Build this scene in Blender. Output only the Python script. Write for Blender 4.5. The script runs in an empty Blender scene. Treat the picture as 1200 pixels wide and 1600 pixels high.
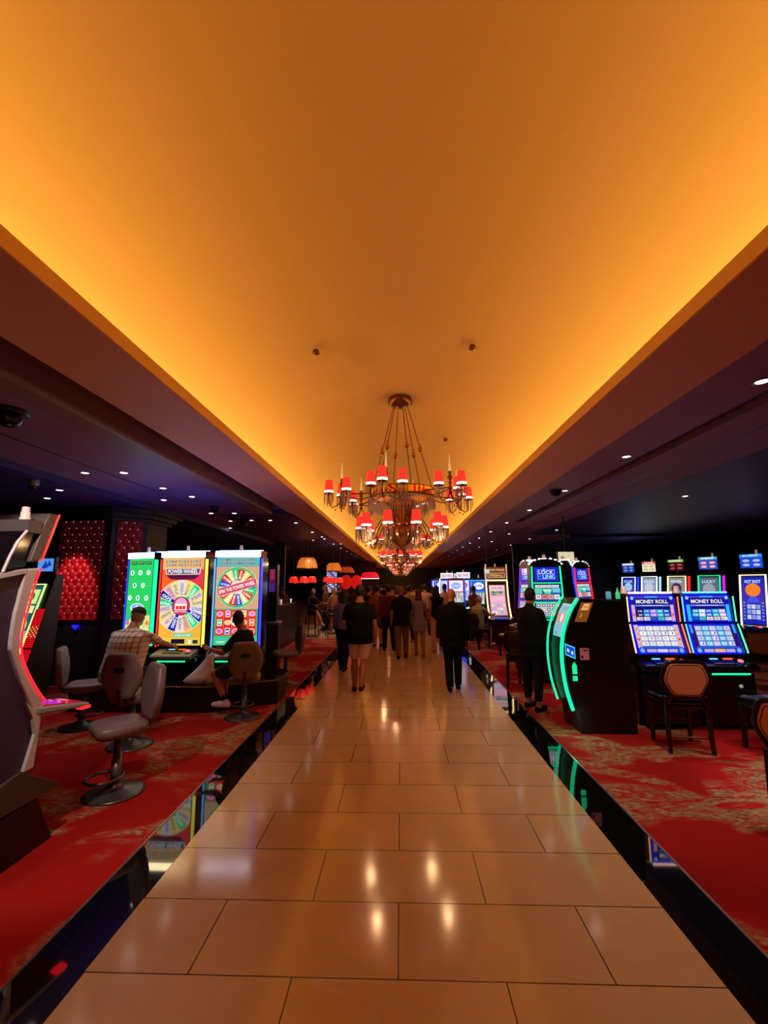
import bpy, bmesh, math, random
from mathutils import Vector, Matrix
random.seed(7)
R = math.radians
PI = math.pi
COL = bpy.context.scene.collection
scene = bpy.context.scene

# ------------------------------------------------------------------ camera, exposure, world
cam_d = bpy.data.cameras.new('camera')
cam = bpy.data.objects.new('camera', cam_d)
COL.objects.link(cam)
CF, CP, CY, CR = 690.18, 0.156129, 0.0362417, -0.00743088   # focal length in px of 1200x1600, pitch, yaw, roll
cam_d.sensor_fit = 'VERTICAL'
cam_d.sensor_height = 32.0
cam_d.lens = 32.0 * CF / 1600.0
cam_d.clip_start = 0.05
cam_d.clip_end = 200
_F = Vector((-math.sin(CY) * math.cos(CP), math.cos(CY) * math.cos(CP), math.sin(CP)))
_Rt = Vector((math.cos(CY), math.sin(CY), 0))
_U = _Rt.cross(_F)
_R2 = _Rt * math.cos(CR) + _U * math.sin(CR)
_U2 = -_Rt * math.sin(CR) + _U * math.cos(CR)
cam.matrix_world = Matrix(((_R2.x, _U2.x, -_F.x, 0), (_R2.y, _U2.y, -_F.y, 0), (_R2.z, _U2.z, -_F.z, 1.85), (0, 0, 0, 1)))
scene.camera = cam
scene.view_settings.view_transform = 'Standard'
scene.view_settings.look = 'None'
scene.view_settings.exposure = 0.0
scene.view_settings.gamma = 1.0
scene.view_settings.use_curve_mapping = False
w = bpy.data.worlds.new('world')
scene.world = w
w.use_nodes = True
w.node_tree.nodes['Background'].inputs[0].default_value = (0.02, 0.01, 0.03, 1)
w.node_tree.nodes['Background'].inputs[1].default_value = 0.5
scene.cycles.max_bounces = 7
scene.cycles.diffuse_bounces = 4
scene.cycles.glossy_bounces = 4
scene.cycles.transmission_bounces = 4
scene.cycles.sample_clamp_indirect = 4.0
scene.cycles.caustics_reflective = False
scene.cycles.caustics_refractive = False

XC = -0.04            # centre line of the hall
CEIL = 3.42
COVE_W = 62.0
COVE_COL = (1.0, 0.70, 0.20)
SPOT_W = 60.0
Y0, Y1 = -4.0, 54.0

def area_light(name, loc, rot, sx, sy, power, color, spread=PI):
    d = bpy.data.lights.new(name, 'AREA')
    d.shape = 'RECTANGLE'; d.size = sx; d.size_y = sy; d.energy = power; d.color = color; d.spread = spread
    o = bpy.data.objects.new(name, d); COL.objects.link(o)
    o.location = loc; o.rotation_euler = rot
    return o

# the cove: hidden warm strip lights lying in the pocket behind each lip, eight metres a piece
nseg = 8
for side in (-1, 1):
    for i in range(nseg):
        L = (Y1 - Y0) / nseg
        yc = Y0 + L * (i + 0.5)
        o = area_light('cove_strip_light', (XC + side * 2.16, yc, 3.53), (0, 0, 0), 0.12, L, COVE_W, COVE_COL)
        # light shines up and towards the middle of the vault; the long side runs along the hall
        dz = -Vector((side * 0.22, 0, 1)).normalized(); dy = Vector((0, 1, 0)); dx = dy.cross(dz)
        o.rotation_euler = Matrix((dx, dy, dz)).transposed().to_euler()

# ------------------------------------------------------------------ materials
def srgb(h, k=1.0):
    if isinstance(h, str):
        h = h.lstrip('#')
        c = [int(h[i:i + 2], 16) / 255 for i in (0, 2, 4)]
    else:
        c = list(h)
    return tuple(((x / 12.92) if x <= 0.04045 else ((x + 0.055) / 1.055) ** 2.4) * k for x in c)

MATS = {}
def mat(name, color, rough=0.5, metal=0.0, emit=None, es=1.0, coat=0.0, alpha=None, spec=None, bump=None, trans=0.0):
    if name in MATS: return MATS[name]
    m = bpy.data.materials.new(name); m.use_nodes = True
    nt = m.node_tree; b = nt.nodes['Principled BSDF']
    c = srgb(color) if isinstance(color, str) else color
    b.inputs['Base Color'].default_value = (*c, 1)
    b.inputs['Roughness'].default_value = rough
    b.inputs['Metallic'].default_value = metal
    b.inputs['Coat Weight'].default_value = coat
    b.inputs['Transmission Weight'].default_value = trans
    if spec is not None: b.inputs['Specular IOR Level'].default_value = spec
    if emit is not None:
        e = srgb(emit) if isinstance(emit, str) else emit
        b.inputs['Emission Color'].default_value = (*e, 1)
        b.inputs['Emission Strength'].default_value = es
    if bump:
        n = nt.nodes.new('ShaderNodeTexNoise'); n.inputs['Scale'].default_value = bump[0]; n.inputs['Detail'].default_value = 4
        bp = nt.nodes.new('ShaderNodeBump'); bp.inputs['Strength'].default_value = bump[1]; bp.inputs['Distance'].default_value = 0.01
        tc = nt.nodes.new('ShaderNodeTexCoord')
        nt.links.new(tc.outputs['Object'], n.inputs['Vector'])
        nt.links.new(n.outputs['Fac'], bp.inputs['Height']); nt.links.new(bp.outputs['Normal'], b.inputs['Normal'])
    MATS[name] = m
    return m

def ramp(nt, pts):
    r = nt.nodes.new('ShaderNodeValToRGB')
    el = r.color_ramp.elements
    while len(el) < len(pts): el.new(0.5)
    for e, (p, c) in zip(el, pts):
        e.position = p; e.color = (*c, 1) if len(c) == 3 else c
    return r

def m_floor():
    m = bpy.data.materials.new('cream_tile'); m.use_nodes = True; nt = m.node_tree; b = nt.nodes['Principled BSDF']
    tc = nt.nodes.new('ShaderNodeTexCoord'); mp = nt.nodes.new('ShaderNodeMapping')
    # seams: x = XC-based columns, rows from y = 2.388
    mp.inputs['Location'].default_value = (0.036 + 0.5045, -2.388 + 0.5045 * 40, 0)
    br = nt.nodes.new('ShaderNodeTexBrick')
    br.inputs['Scale'].default_value = 1.0; br.inputs['Brick Width'].default_value = 1.0093; br.inputs['Row Height'].default_value = 0.50465
    br.inputs['Mortar Size'].default_value = 0.0035; br.inputs['Mortar Smooth'].default_value = 0.1
    br.offset = 0.5; br.offset_frequency = 2
    br.inputs['Color1'].default_value = (*srgb('#d8b48a'), 1); br.inputs['Color2'].default_value = (*srgb('#cda87e'), 1)
    br.inputs['Mortar'].default_value = (*srgb('#4a3020'), 1)
    no = nt.nodes.new('ShaderNodeTexNoise'); no.inputs['Scale'].default_value = 2.6; no.inputs['Detail'].default_value = 6; no.inputs['Roughness'].default_value = 0.6
    rp = ramp(nt, [(0.3, (0.88, 0.86, 0.83)), (0.75, (1, 1, 1))])
    mx = nt.nodes.new('ShaderNodeMix'); mx.data_type = 'RGBA'; mx.blend_type = 'MULTIPLY'; mx.inputs[0].default_value = 1
    L = nt.links
    L.new(tc.outputs['Object'], mp.inputs['Vector']); L.new(mp.outputs[0], br.inputs['Vector']); L.new(tc.outputs['Object'], no.inputs['Vector'])
    L.new(no.outputs['Fac'], rp.inputs[0]); L.new(br.outputs['Color'], mx.inputs[6]); L.new(rp.outputs[0], mx.inputs[7])
    L.new(mx.outputs[2], b.inputs['Base Color'])
    n2 = nt.nodes.new('ShaderNodeTexNoise'); n2.inputs['Scale'].default_value = 9; L.new(tc.outputs['Object'], n2.inputs['Vector'])
    mr = nt.nodes.new('ShaderNodeMapRange'); mr.inputs['To Min'].default_value = 0.09; mr.inputs['To Max'].default_value = 0.15
    L.new(n2.outputs['Fac'], mr.inputs['Value']); L.new(mr.outputs[0], b.inputs['Roughness'])
    bp = nt.nodes.new('ShaderNodeBump'); bp.inputs['Strength'].default_value = 0.35; bp.inputs['Distance'].default_value = 0.004; bp.invert = True
    L.new(br.outputs['Fac'], bp.inputs['Height']); L.new(bp.outputs[0], b.inputs['Normal'])
    return m

def m_carpet():
    m = bpy.data.materials.new('red_carpet'); m.use_nodes = True; nt = m.node_tree; b = nt.nodes['Principled BSDF']; L = nt.links
    tc = nt.nodes.new('ShaderNodeTexCoord')
    n0 = nt.nodes.new('ShaderNodeTexNoise'); n0.inputs['Scale'].default_value = 1.15; n0.inputs['Detail'].default_value = 2; n0.inputs['Distortion'].default_value = 0.6
    mp = nt.nodes.new('ShaderNodeMapping'); mp.inputs['Rotation'].default_value = (0, 0, 0.5); mp.inputs['Scale'].default_value = (2.0, 5.5, 1); mp.inputs['Location'].default_value = (3.1, 1.4, 0)
    n1 = nt.nodes.new('ShaderNodeTexNoise'); n1.inputs['Scale'].default_value = 1.0; n1.inputs['Detail'].default_value = 3.5; n1.inputs['Roughness'].default_value = 0.6; n1.inputs['Distortion'].default_value = 2.2
    L.new(tc.outputs['Object'], n0.inputs['Vector']); L.new(tc.outputs['Object'], mp.inputs['Vector']); L.new(mp.outputs[0], n1.inputs['Vector'])
    r0 = ramp(nt, [(0.485, (0, 0, 0)), (0.55, (1, 1, 1))]); L.new(n0.outputs['Fac'], r0.inputs[0])
    r1 = ramp(nt, [(0.38, (0, 0, 0)), (0.54, (0.9, 0.9, 0.9))]); L.new(n1.outputs['Fac'], r1.inputs[0])
    mu = nt.nodes.new('ShaderNodeMath'); mu.operation = 'MULTIPLY'; L.new(r0.outputs[0], mu.inputs[0]); L.new(r1.outputs[0], mu.inputs[1])
    n2 = nt.nodes.new('ShaderNodeTexNoise'); n2.inputs['Scale'].default_value = 8; n2.inputs['Detail'].default_value = 3; L.new(mp.outputs[0], n2.inputs['Vector'])
    beige = ramp(nt, [(0.35, srgb('#6a3e2c')), (0.65, srgb('#b8966e'))]); L.new(n2.outputs['Fac'], beige.inputs[0])
    red = ramp(nt, [(0.3, srgb('#8e0f10')), (0.7, srgb('#b31712'))]); L.new(n0.outputs['Fac'], red.inputs[0])
    mx = nt.nodes.new('ShaderNodeMix'); mx.data_type = 'RGBA'; L.new(mu.outputs[0], mx.inputs[0]); L.new(red.outputs[0], mx.inputs[6]); L.new(beige.outputs[0], mx.inputs[7])
    L.new(mx.outputs[2], b.inputs['Base Color'])
    b.inputs['Roughness'].default_value = 0.95; b.inputs['Specular IOR Level'].default_value = 0.15
    n3 = nt.nodes.new('ShaderNodeTexNoise'); n3.inputs['Scale'].default_value = 350; L.new(tc.outputs['Object'], n3.inputs['Vector'])
    bp = nt.nodes.new('ShaderNodeBump'); bp.inputs['Strength'].default_value = 0.5; bp.inputs['Distance'].default_value = 0.004
    L.new(n3.outputs['Fac'], bp.inputs['Height']); L.new(bp.outputs[0], b.inputs['Normal'])
    return m

def m_screen():
    m = bpy.data.materials.new('lit_screen'); m.use_nodes = True; nt = m.node_tree
    for n in list(nt.nodes):
        if n.type != 'OUTPUT_MATERIAL': nt.nodes.remove(n)
    out = [n for n in nt.nodes if n.type == 'OUTPUT_MATERIAL'][0]
    a = nt.nodes.new('ShaderNodeAttribute'); a.attribute_name = 'Col'
    b = nt.nodes.new('ShaderNodeBsdfPrincipled')
    b.inputs['Base Color'].default_value = (0.01, 0.01, 0.01, 1); b.inputs['Roughness'].default_value = 0.15
    nt.links.new(a.outputs['Color'], b.inputs['Emission Color']); b.inputs['Emission Strength'].default_value = 1.05
    nt.links.new(b.outputs[0], out.inputs[0])
    return m

M_FLOOR, M_CARPET, M_SCREEN = m_floor(), m_carpet(), m_screen()
M_VAULT = mat('vault_plaster', '#cfa564', 0.8, bump=(3, 0.04))
M_SOFFIT = mat('soffit_paint', '#f2a06c', 0.6)
M_LIP = mat('lip_lit_paint', '#f0c070', 0.6)  # same paint as the vault, lightened to carry the light on the lip
M_SIDECEIL = mat('side_ceiling_paint', '#96607e', 0.55)
M_DARKCEIL = mat('dark_ceiling_glow_tint', '#3a3068', 0.5)  # blue glow of the machines put into the ceiling colour
M_DARKWALL = mat('dark_wall', '#1c1832', 0.5)  # bluish base colour stands for blue light on the far walls
M_REDWALL = mat('maroon_wall', '#4a0c12', 0.6)
M_GRANITE = mat('black_granite', (0.004, 0.004, 0.005), 0.04, coat=0.5)
M_TRIM = mat('dull_metal_strip', '#9a8a86', 0.3, 0.8)
M_BLACK = mat('black_plastic', (0.006, 0.005, 0.007), 0.35)
M_BLACKG = mat('black_gloss', (0.005, 0.004, 0.006), 0.1)
M_CHROME = mat('chrome', '#c8c8cc', 0.12, 1.0)
M_SILVER = mat('silver_plastic', '#9c9894', 0.35, 0.3)
M_GREYL = mat('grey_leather', '#7c6468', 0.4, bump=(60, 0.1))
M_GREYM = mat('grey_metal', '#5c5258', 0.3, 0.6)
M_TANL = mat('tan_leather', '#e08c60', 0.5)
M_WOODK = mat('black_wood', '#1a0d0c', 0.25)
M_BRASS = mat('aged_brass', '#7a4c2c', 0.3, 0.9)
M_CRYSTAL = mat('crystal', '#f6e8e4', 0.08, 0.0, coat=1.0, trans=0.6)
M_MIRROR = mat('antique_mirror', '#c89040', 0.12, 1.0)
M_WARMW = mat('glowing_white_trim', '#ffffff', 0.5, emit='#ffeede', es=1.7)
def glow(name, col, es=3.0):
    return mat('glow_' + name, (0.02, 0.02, 0.02), 0.3, emit=col, es=es)
G_RED, G_GREEN, G_BLUE = glow('red', '#ff1a24', 2.6), glow('green', '#18f09a', 1.6), glow('blue', '#1838ff', 2.2)
G_WHITE, G_GOLD, G_CYAN = glow('white', '#eef2ff', 5.0), glow('gold', '#ffcf80', 2.6), glow('cyan', '#58b8ff', 2.2)
G_PURPLE, G_LIME, G_WARM = glow('purple', '#8a20d8', 1.2), glow('lime', '#c8f08a', 1.4), glow('warm', '#ffd9a0', 3.2)
G_PINK = glow('pink', '#ff5a68', 2.6)
G_LENS = glow('lens', '#fff4e8', 14.0)

# ------------------------------------------------------------------ mesh builder
class MB:
    def __init__(s):
        s.v = []; s.f = []; s.mi = []; s.sm = []; s.M = Matrix.Identity(4); s.cur = 0
    def add(s, vs, fs, smooth=True):
        n = len(s.v)
        s.v += [tuple(s.M @ Vector(p)) for p in vs]
        for f in fs:
            s.f.append([n + i for i in f]); s.mi.append(s.cur); s.sm.append(smooth)
    def box(s, x0, x1, y0, y1, z0, z1):
        vs = [(x, y, z) for z in (z0, z1) for y in (y0, y1) for x in (x0, x1)]
        s.add(vs, [(0, 2, 3, 1), (4, 5, 7, 6), (0, 1, 5, 4), (1, 3, 7, 5), (3, 2, 6, 7), (2, 0, 4, 6)], False)
        return s
    def cbox(s, c, d, rot=None):
        m0 = s.M
        s.M = m0 @ Matrix.Translation(c) @ (rot.to_matrix().to_4x4() if rot else Matrix.Identity(4))
        s.box(-d[0] / 2, d[0] / 2, -d[1] / 2, d[1] / 2, -d[2] / 2, d[2] / 2); s.M = m0
        return s
    def loft(s, rings, caps=True, closed=False, smooth=True):
        n = len(rings[0]); vs = [p for r in rings for p in r]; fs = []
        m = len(rings)
        for i in range(m if closed else m - 1):
            j = (i + 1) % m
            for k in range(n):
                l = (k + 1) % n
                fs.append((i * n + k, i * n + l, j * n + l, j * n + k))
        s.add(vs, fs, smooth)
        if caps and not closed:
            s.add(rings[0], [tuple(range(n))[::-1]], False); s.add(rings[-1], [tuple(range(n))], False)
        return s
    def tube(s, pts, r, n=8, closed=False, smooth=True):
        pts = [Vector(p) for p in pts]; m = len(pts); rings = []
        up = Vector((0, 0, 1)); prev = None
        for i, p in enumerate(pts):
            a = pts[(i - 1) % m] if (closed or i > 0) else p
            b = pts[(i + 1) % m] if (closed or i < m - 1) else p
            t = (b - a).normalized()
            if prev is None:
                x = t.cross(up)
                if x.length < 1e-3: x = t.cross(Vector((1, 0, 0)))
            else:
                x = prev - t * prev.dot(t)
            x.normalize(); prev = x; y = t.cross(x)
            rr = r[i] if isinstance(r, (list, tuple)) else r
            rings.append([p + (x * math.cos(2 * PI * k / n) + y * math.sin(2 * PI * k / n)) * rr for k in range(n)])
        return s.loft(rings, caps=not closed, closed=closed, smooth=smooth)
    def lathe(s, prof, n=20, c=(0, 0, 0), sx=1, sy=1, caps=True):
        rings = [[(c[0] + r * sx * math.cos(2 * PI * k / n), c[1] + r * sy * math.sin(2 * PI * k / n), c[2] + z) for k in range(n)] for r, z in prof]
        return s.loft(rings, caps=caps)
    def prism(s, poly, a, b, axis='x', smooth=False):
        # poly in the plane across axis; x:(y,z) y:(x,z) z:(x,y)
        def mk(p, t):
            return {'x': (t, p[0], p[1]), 'y': (p[0], t, p[1]), 'z': (p[0], p[1], t)}[axis]
        n = len(poly)
        s.add([mk(p, a) for p in poly] + [mk(p, b) for p in poly],
              [tuple(range(n)), tuple(range(2 * n - 1, n - 1, -1))] + [(i, n + i, n + (i + 1) % n, (i + 1) % n) for i in range(n)], smooth)
        return s
    def ball(s, c, r, n=12, m=8, M=None):
        if not isinstance(r, (tuple, list)): r = (r, r, r)
        vs = [(0, 0, -1)] + [(math.cos(2 * PI * k / n) * math.cos(-PI / 2 + PI * j / m), math.sin(2 * PI * k / n) * math.cos(-PI / 2 + PI * j / m), math.sin(-PI / 2 + PI * j / m)) for j in range(1, m) for k in range(n)] + [(0, 0, 1)]
        out = []
        for p in vs:
            q = Vector((p[0] * r[0], p[1] * r[1], p[2] * r[2]))
            if M: q = M @ q
            out.append(q + Vector(c))
        fs = [(0, 1 + (k + 1) % n, 1 + k) for k in range(n)]
        for j in range(m - 2):
            for k in range(n):
                a = 1 + j * n
                fs.append((a + k, a + (k + 1) % n, a + n + (k + 1) % n, a + n + k))
        t = len(vs) - 1; a = 1 + (m - 2) * n
        fs += [(a + k, a + (k + 1) % n, t) for k in range(n)]
        s.add(out, fs); return s
    def build(s, name, mats, parent=None, bevel=0, remesh=0, loc=None, rotz=0, smooth_iter=0, fix=False):
        me = bpy.data.meshes.new(name)
        me.from_pydata(s.v, [], s.f)
        if not isinstance(mats, (list, tuple)): mats = [mats]
        for m in mats: me.materials.append(m)
        for p, i, sm in zip(me.polygons, s.mi, s.sm):
            p.material_index = i; p.use_smooth = sm
        bm = bmesh.new(); bm.from_mesh(me); bmesh.ops.recalc_face_normals(bm, faces=bm.faces); bm.to_mesh(me); bm.free()
        o = bpy.data.objects.new(name, me); COL.objects.link(o)
        if parent: o.parent = parent
        if loc: o.location = loc
        o.rotation_euler = (0, 0, rotz)
        if bevel:
            md = o.modifiers.new('bevel', 'BEVEL'); md.width = bevel; md.segments = 2; md.limit_method = 'ANGLE'; md.angle_limit = R(40)
        if remesh:
            md = o.modifiers.new('remesh', 'REMESH'); md.mode = 'VOXEL'; md.voxel_size = remesh; md.use_smooth_shade = True
            md = o.modifiers.new('smooth', 'SMOOTH'); md.factor = 0.6; md.iterations = smooth_iter or 4
        return o

def tag(o, label, cat, group=None):
    o['label'] = label; o['category'] = cat
    if group: o['group'] = group
    return o
def thing(name, label, cat, loc=(0, 0, 0), rotz=0, group=None):
    o = bpy.data.objects.new(name, None); COL.objects.link(o)
    o.location = loc; o.rotation_euler = (0, 0, rotz); o.empty_display_size = 0.1
    return tag(o, label, cat, group)
def struct(name, mb, m, **k):
    o = mb.build(name, m, **k); o['kind'] = 'structure'; return o
def stuff(o): o['kind'] = 'stuff'; return o
def dup(root, loc, rotz=0, label=None, group=None):
    def cp(o, parent):
        c = o.copy(); COL.objects.link(c)
        if parent: c.parent = parent
        for ch in KIDS.get(o.name, []): cp(ch, c)
        return c
    global KIDS
    KIDS = {}
    for o in bpy.data.objects:
        if o.parent: KIDS.setdefault(o.parent.name, []).append(o)
    r = cp(root, None); r.location = loc; r.rotation_euler = (0, 0, rotz)
    if label: r['label'] = label
    if group: r['group'] = group
    return r

# ------------------------------------------------------------------ screen pictures: flat lit artwork in layers
TXT = {}
def text_mesh(s, bold=True):
    if s in TXT: return TXT[s]
    cu = bpy.data.curves.new('t', 'FONT'); cu.body = s; cu.align_x = 'CENTER'; cu.align_y = 'CENTER'; cu.size = 1.0; cu.resolution_u = 3
    if bold: cu.offset = 0.018
    o = bpy.data.objects.new('t', cu); COL.objects.link(o)
    dg = bpy.context.evaluated_depsgraph_get(); dg.update()
    me = o.evaluated_get(dg).to_mesh()
    vs = [(v.co.x, v.co.y) for v in me.vertices]; fs = [list(p.vertices) for p in me.polygons]
    o.evaluated_get(dg).to_mesh_clear()
    bpy.data.objects.remove(o); bpy.data.curves.remove(cu)
    if vs:
        xs = [p[0] for p in vs]; ys = [p[1] for p in vs]
        cx, cy = (min(xs) + max(xs)) / 2, (min(ys) + max(ys)) / 2
        W, H = max(xs) - min(xs), max(ys) - min(ys)
        vs = [((x - cx) / W, (y - cy) / H) for x, y in vs]
    TXT[s] = (vs, fs)
    return TXT[s]

class Art:
    def __init__(s, w, h, bg):
        s.w, s.h = w, h; s.items = []; s.layer = 0
        n = 14
        for i in range(n):
            s.items.append(([(0, h * i / n), (w, h * i / n), (w, h * (i + 1) / n), (0, h * (i + 1) / n)], [[0, 1, 2, 3]], srgb(bg), 0))
    def poly(s, pts, col, L=1):
        s.items.append((list(pts), [list(range(len(pts)))], srgb(col), L))
    def rect(s, x0, y0, x1, y1, col, L=1): s.poly([(x0, y0), (x1, y0), (x1, y1), (x0, y1)], col, L)
    def frame(s, x0, y0, x1, y1, t, col, L=1):
        s.rect(x0, y0, x1, y0 + t, col, L); s.rect(x0, y1 - t, x1, y1, col, L); s.rect(x0, y0, x0 + t, y1, col, L); s.rect(x1 - t, y0, x1, y1, col, L)
    def disc(s, cx, cy, r, col, L=1, n=28, ry=None):
        ry = ry or r
        s.poly([(cx + r * math.cos(2 * PI * k / n), cy + ry * math.sin(2 * PI * k / n)) for k in range(n)], col, L)
    def wedge(s, cx, cy, r0, r1, a0, a1, col, L=1):
        k = 4
        pts = [(cx + r1 * math.cos(a0 + (a1 - a0) * i / k), cy + r1 * math.sin(a0 + (a1 - a0) * i / k)) for i in range(k + 1)]
        pts += [(cx + r0 * math.cos(a1), cy + r0 * math.sin(a1)), (cx + r0 * math.cos(a0), cy + r0 * math.sin(a0))]
        s.poly(pts, col, L)
    def text(s, t, cx, cy, w, h, col, L=3, rot=0):
        vs, fs = text_mesh(t); c, d = math.cos(rot), math.sin(rot)
        s.items.append(([(cx + x * w * c - y * h * d, cy + x * w * d + y * h * c) for x, y in vs], fs, srgb(col), L))
    def build(s, name, parent, fn=None, es=None):
        # fn maps (u, v, depth towards the viewer) to local coordinates
        fn = fn or (lambda u, v, d: (u - s.w / 2, -d, v))
        vs, fs, cols = [], [], []
        for pts, faces, col, L in s.items:
            n = len(vs)
            vs += [fn(min(max(u, 0), s.w), min(max(v, 0), s.h), 0.0012 * L) for u, v in pts]
            for f in faces: fs.append([n + i for i in f]); cols.append(col)
        me = bpy.data.meshes.new(name); me.from_pydata(vs, [], fs); me.materials.append(M_SCREEN)
        ca = me.color_attributes.new('Col', 'FLOAT_COLOR', 'CORNER')
        i = 0
        for p, c in zip(me.polygons, cols):
            for _ in range(p.loop_total):
                ca.data[i].color = (*c, 1); i += 1
        o = bpy.data.objects.new(name, me); COL.objects.link(o); o.parent = parent
        return o

def tilt_fn(w, x, y, z, tilt, yaw=0):
    # screen lower-middle at (x, y, z), leaning back by tilt, facing -y
    c, sn = math.cos(tilt), math.sin(tilt)
    def f(u, v, d):
        return (x + u - w / 2, y + v * sn - d * c, z + v * c + d * sn)
    return f

# ================================================================== THE SETTING
WK = 1.51     # half width of the cream walkway
BD = 1.825    # outer edge of the black border
b = MB(); b.box(XC - WK, XC + WK, Y0, Y1, -0.05, 0); struct('floor', b, M_FLOOR)
for sd, nm in ((-1, 'trim_1'), (1, 'trim_2')):
    b = MB(); x0, x1 = sorted((XC + sd * WK, XC + sd * BD)); b.box(x0, x1, Y0, Y1, -0.05, 0.0); struct(nm, b, M_GRANITE)
for sd, nm in ((-1, 'trim_3'), (1, 'trim_4')):
    b = MB(); x0, x1 = sorted((XC + sd * BD, XC + sd * (BD + 0.012))); b.box(x0, x1, Y0, Y1 if sd > 0 else 15.0, -0.05, 0.004); struct(nm, b, M_TRIM)
b = MB(); b.box(XC + BD + 0.012, 15, Y0, Y1, -0.05, 0.0); struct('floor', b, M_CARPET)
b = MB(); b.box(-15, XC - BD - 0.012, Y0, 15.0, -0.05, 0.0); struct('floor', b, M_CARPET)
M_BARFLOOR = mat('bar_floor_stone', '#c9a87c', 0.2)
b = MB(); b.box(-15, XC - BD, 15.0, Y1, -0.05, 0.0); struct('floor', b, M_BARFLOOR)

# vault over the walkway
b = MB(); n = 40; rings = []
SP, AP = 3.52, 4.85
def vault(t):
    a = PI * t; x = -2.28 * math.cos(a); z = SP + (AP - SP) * (max(math.sin(a), 0)) ** 0.8
    return x, z
prof = [vault(i / n) for i in range(n + 1)]
ys = [Y0 + (Y1 - 1 - Y0) * i / 8 for i in range(9)]
b.add([(XC + x, y, z) for y in ys for x, z in prof],
      [(j * (n + 1) + i, j * (n + 1) + i + 1, (j + 1) * (n + 1) + i + 1, (j + 1) * (n + 1) + i) for j in range(8) for i in range(n)])
o = struct('ceiling', b, M_VAULT)
b = MB(); b.prism([(XC + x, z) for x, z in prof] + [(XC + 2.28, SP - 0.3), (XC - 2.28, SP - 0.3)], Y1 - 1, Y1 - 0.9, 'y'); struct('wall_back', b, M_REDWALL)
b = MB(); b.prism([(XC + x, z) for x, z in prof], Y0 - 0.1, Y0, 'y'); struct('wall_vault_end', b, M_VAULT)
# soffits with lip and cove pocket
for sd, nm in ((-1, 'ceiling'), (1, 'ceiling')):
    b = MB()
    pr = [(1.83, CEIL), (2.50, CEIL), (2.50, CEIL + 0.35), (2.44, CEIL + 0.35), (2.44, CEIL + 0.08), (1.87, CEIL + 0.08), (1.87, CEIL + 0.105), (1.83, CEIL + 0.105)]
    b.prism([(XC + sd * x, z) for x, z in pr], Y0, Y1 - 1, 'y')
    o = struct(nm, b, M_SOFFIT)
    b = MB(); x0, x1 = sorted((XC + sd * 1.83, XC + sd * 1.822)); b.box(x0, x1, Y0, Y1 - 1, CEIL + 0.004, CEIL + 0.108)
    struct('trim_5' if sd < 0 else 'trim_6', b, M_LIP)
    # lip face: the light on it is put into its lighter colour
# left side ceilings: trough, rounded band, panel, slot, panel, dark field
b = MB(); b.box(XC - 2.96, XC - 2.50, Y0, 10.0, CEIL + 0.25, CEIL + 0.35)
struct('ceiling', b, M_SIDECEIL)
M_BAND = mat('band_paint', '#8f6048', 0.5)
b = MB()
pr = [(-2.94, CEIL + 0.3), (-2.94, CEIL + 0.03)] + [(-2.94 - 0.05 + 0.05 * math.cos(a), CEIL + 0.03 + 0.05 * -math.sin(a)) for a in (0.4, 0.8, 1.2, 1.57)] + [(-3.20, CEIL - 0.02), (-3.23, CEIL + 0.0), (-3.23, CEIL + 0.3)]
b.prism(pr, Y0, 10.0, 'y'); struct('ceiling', b, M_BAND)
b = MB(); b.box(-4.18, -3.23, Y0, 10.0, CEIL, CEIL + 0.1); b.box(-5.0, -4.22, Y0, 12, CEIL, CEIL + 0.1)
struct('ceiling', b, M_SIDECEIL)
b = MB(); b.box(-4.22, -4.18, Y0, 12, CEIL + 0.003, CEIL + 0.1); struct('ceiling', b, M_BLACK)
b = MB(); b.box(-15, -5.0, Y0, 20, CEIL - 0.10, CEIL + 0.1); b.box(-4.22, -2.50, 10.0, Y1 - 1, CEIL, CEIL + 0.1); b.box(-5.0, -4.22, 12, 20, CEIL, CEIL + 0.1)
b.box(-15, -4.22, 20, Y1, CEIL, CEIL + 0.1)
struct('ceiling', b, M_DARKCEIL)
# right side ceilings
b = MB(); b.box(XC + 2.50, 3.10, Y0, 12.0, CEIL, CEIL + 0.1)
b.box(3.32, 3.79, Y0, Y1 - 1, CEIL, CEIL + 0.1); b.box(3.83, 4.45, Y0, Y1 - 1, CEIL, CEIL + 0.1)
b.box(XC + 2.50, 3.32, 12.0, Y1 - 1, CEIL, CEIL + 0.1)
b.box(4.45, 5.9, 15.5, Y1 - 1, CEIL, CEIL + 0.1)
struct('ceiling', b, M_SIDECEIL)
b = MB(); b.box(3.10, 3.32, Y0, 12, CEIL + 0.16, CEIL + 0.25); b.box(3.79, 3.83, Y0, Y1 - 1, CEIL + 0.003, CEIL + 0.1); struct('ceiling', b, M_BLACK)
b = MB(); b.box(4.45, 15, Y0, 15.5, CEIL, CEIL + 0.1); b.box(5.9, 15, 15.5, Y1, CEIL - 0.1, CEIL + 0.1); struct('ceiling', b, M_DARKCEIL)
# outer walls
for nm, bb in (('wall_left', (-15.1, -15, Y0, Y1)), ('wall_right', (15, 15.1, Y0, Y1)), ('wall_rear', (-15, 15, Y0 - 0.1, Y0)), ('wall_front', (-15, 15, Y1 - 0.9, Y1 - 0.8))):
    b = MB(); b.box(bb[0], bb[1], bb[2], bb[3], 0, CEIL + (0.0 if 'r' in nm[5:] else 0)); struct(nm, b, M_DARKWALL)
# dropped bulkhead and dark partition behind the machines on the right
b = MB(); b.box(4.9, 15, 19.5, 19.7, 0, CEIL); struct('wall_partition', b, M_DARKWALL)

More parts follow.
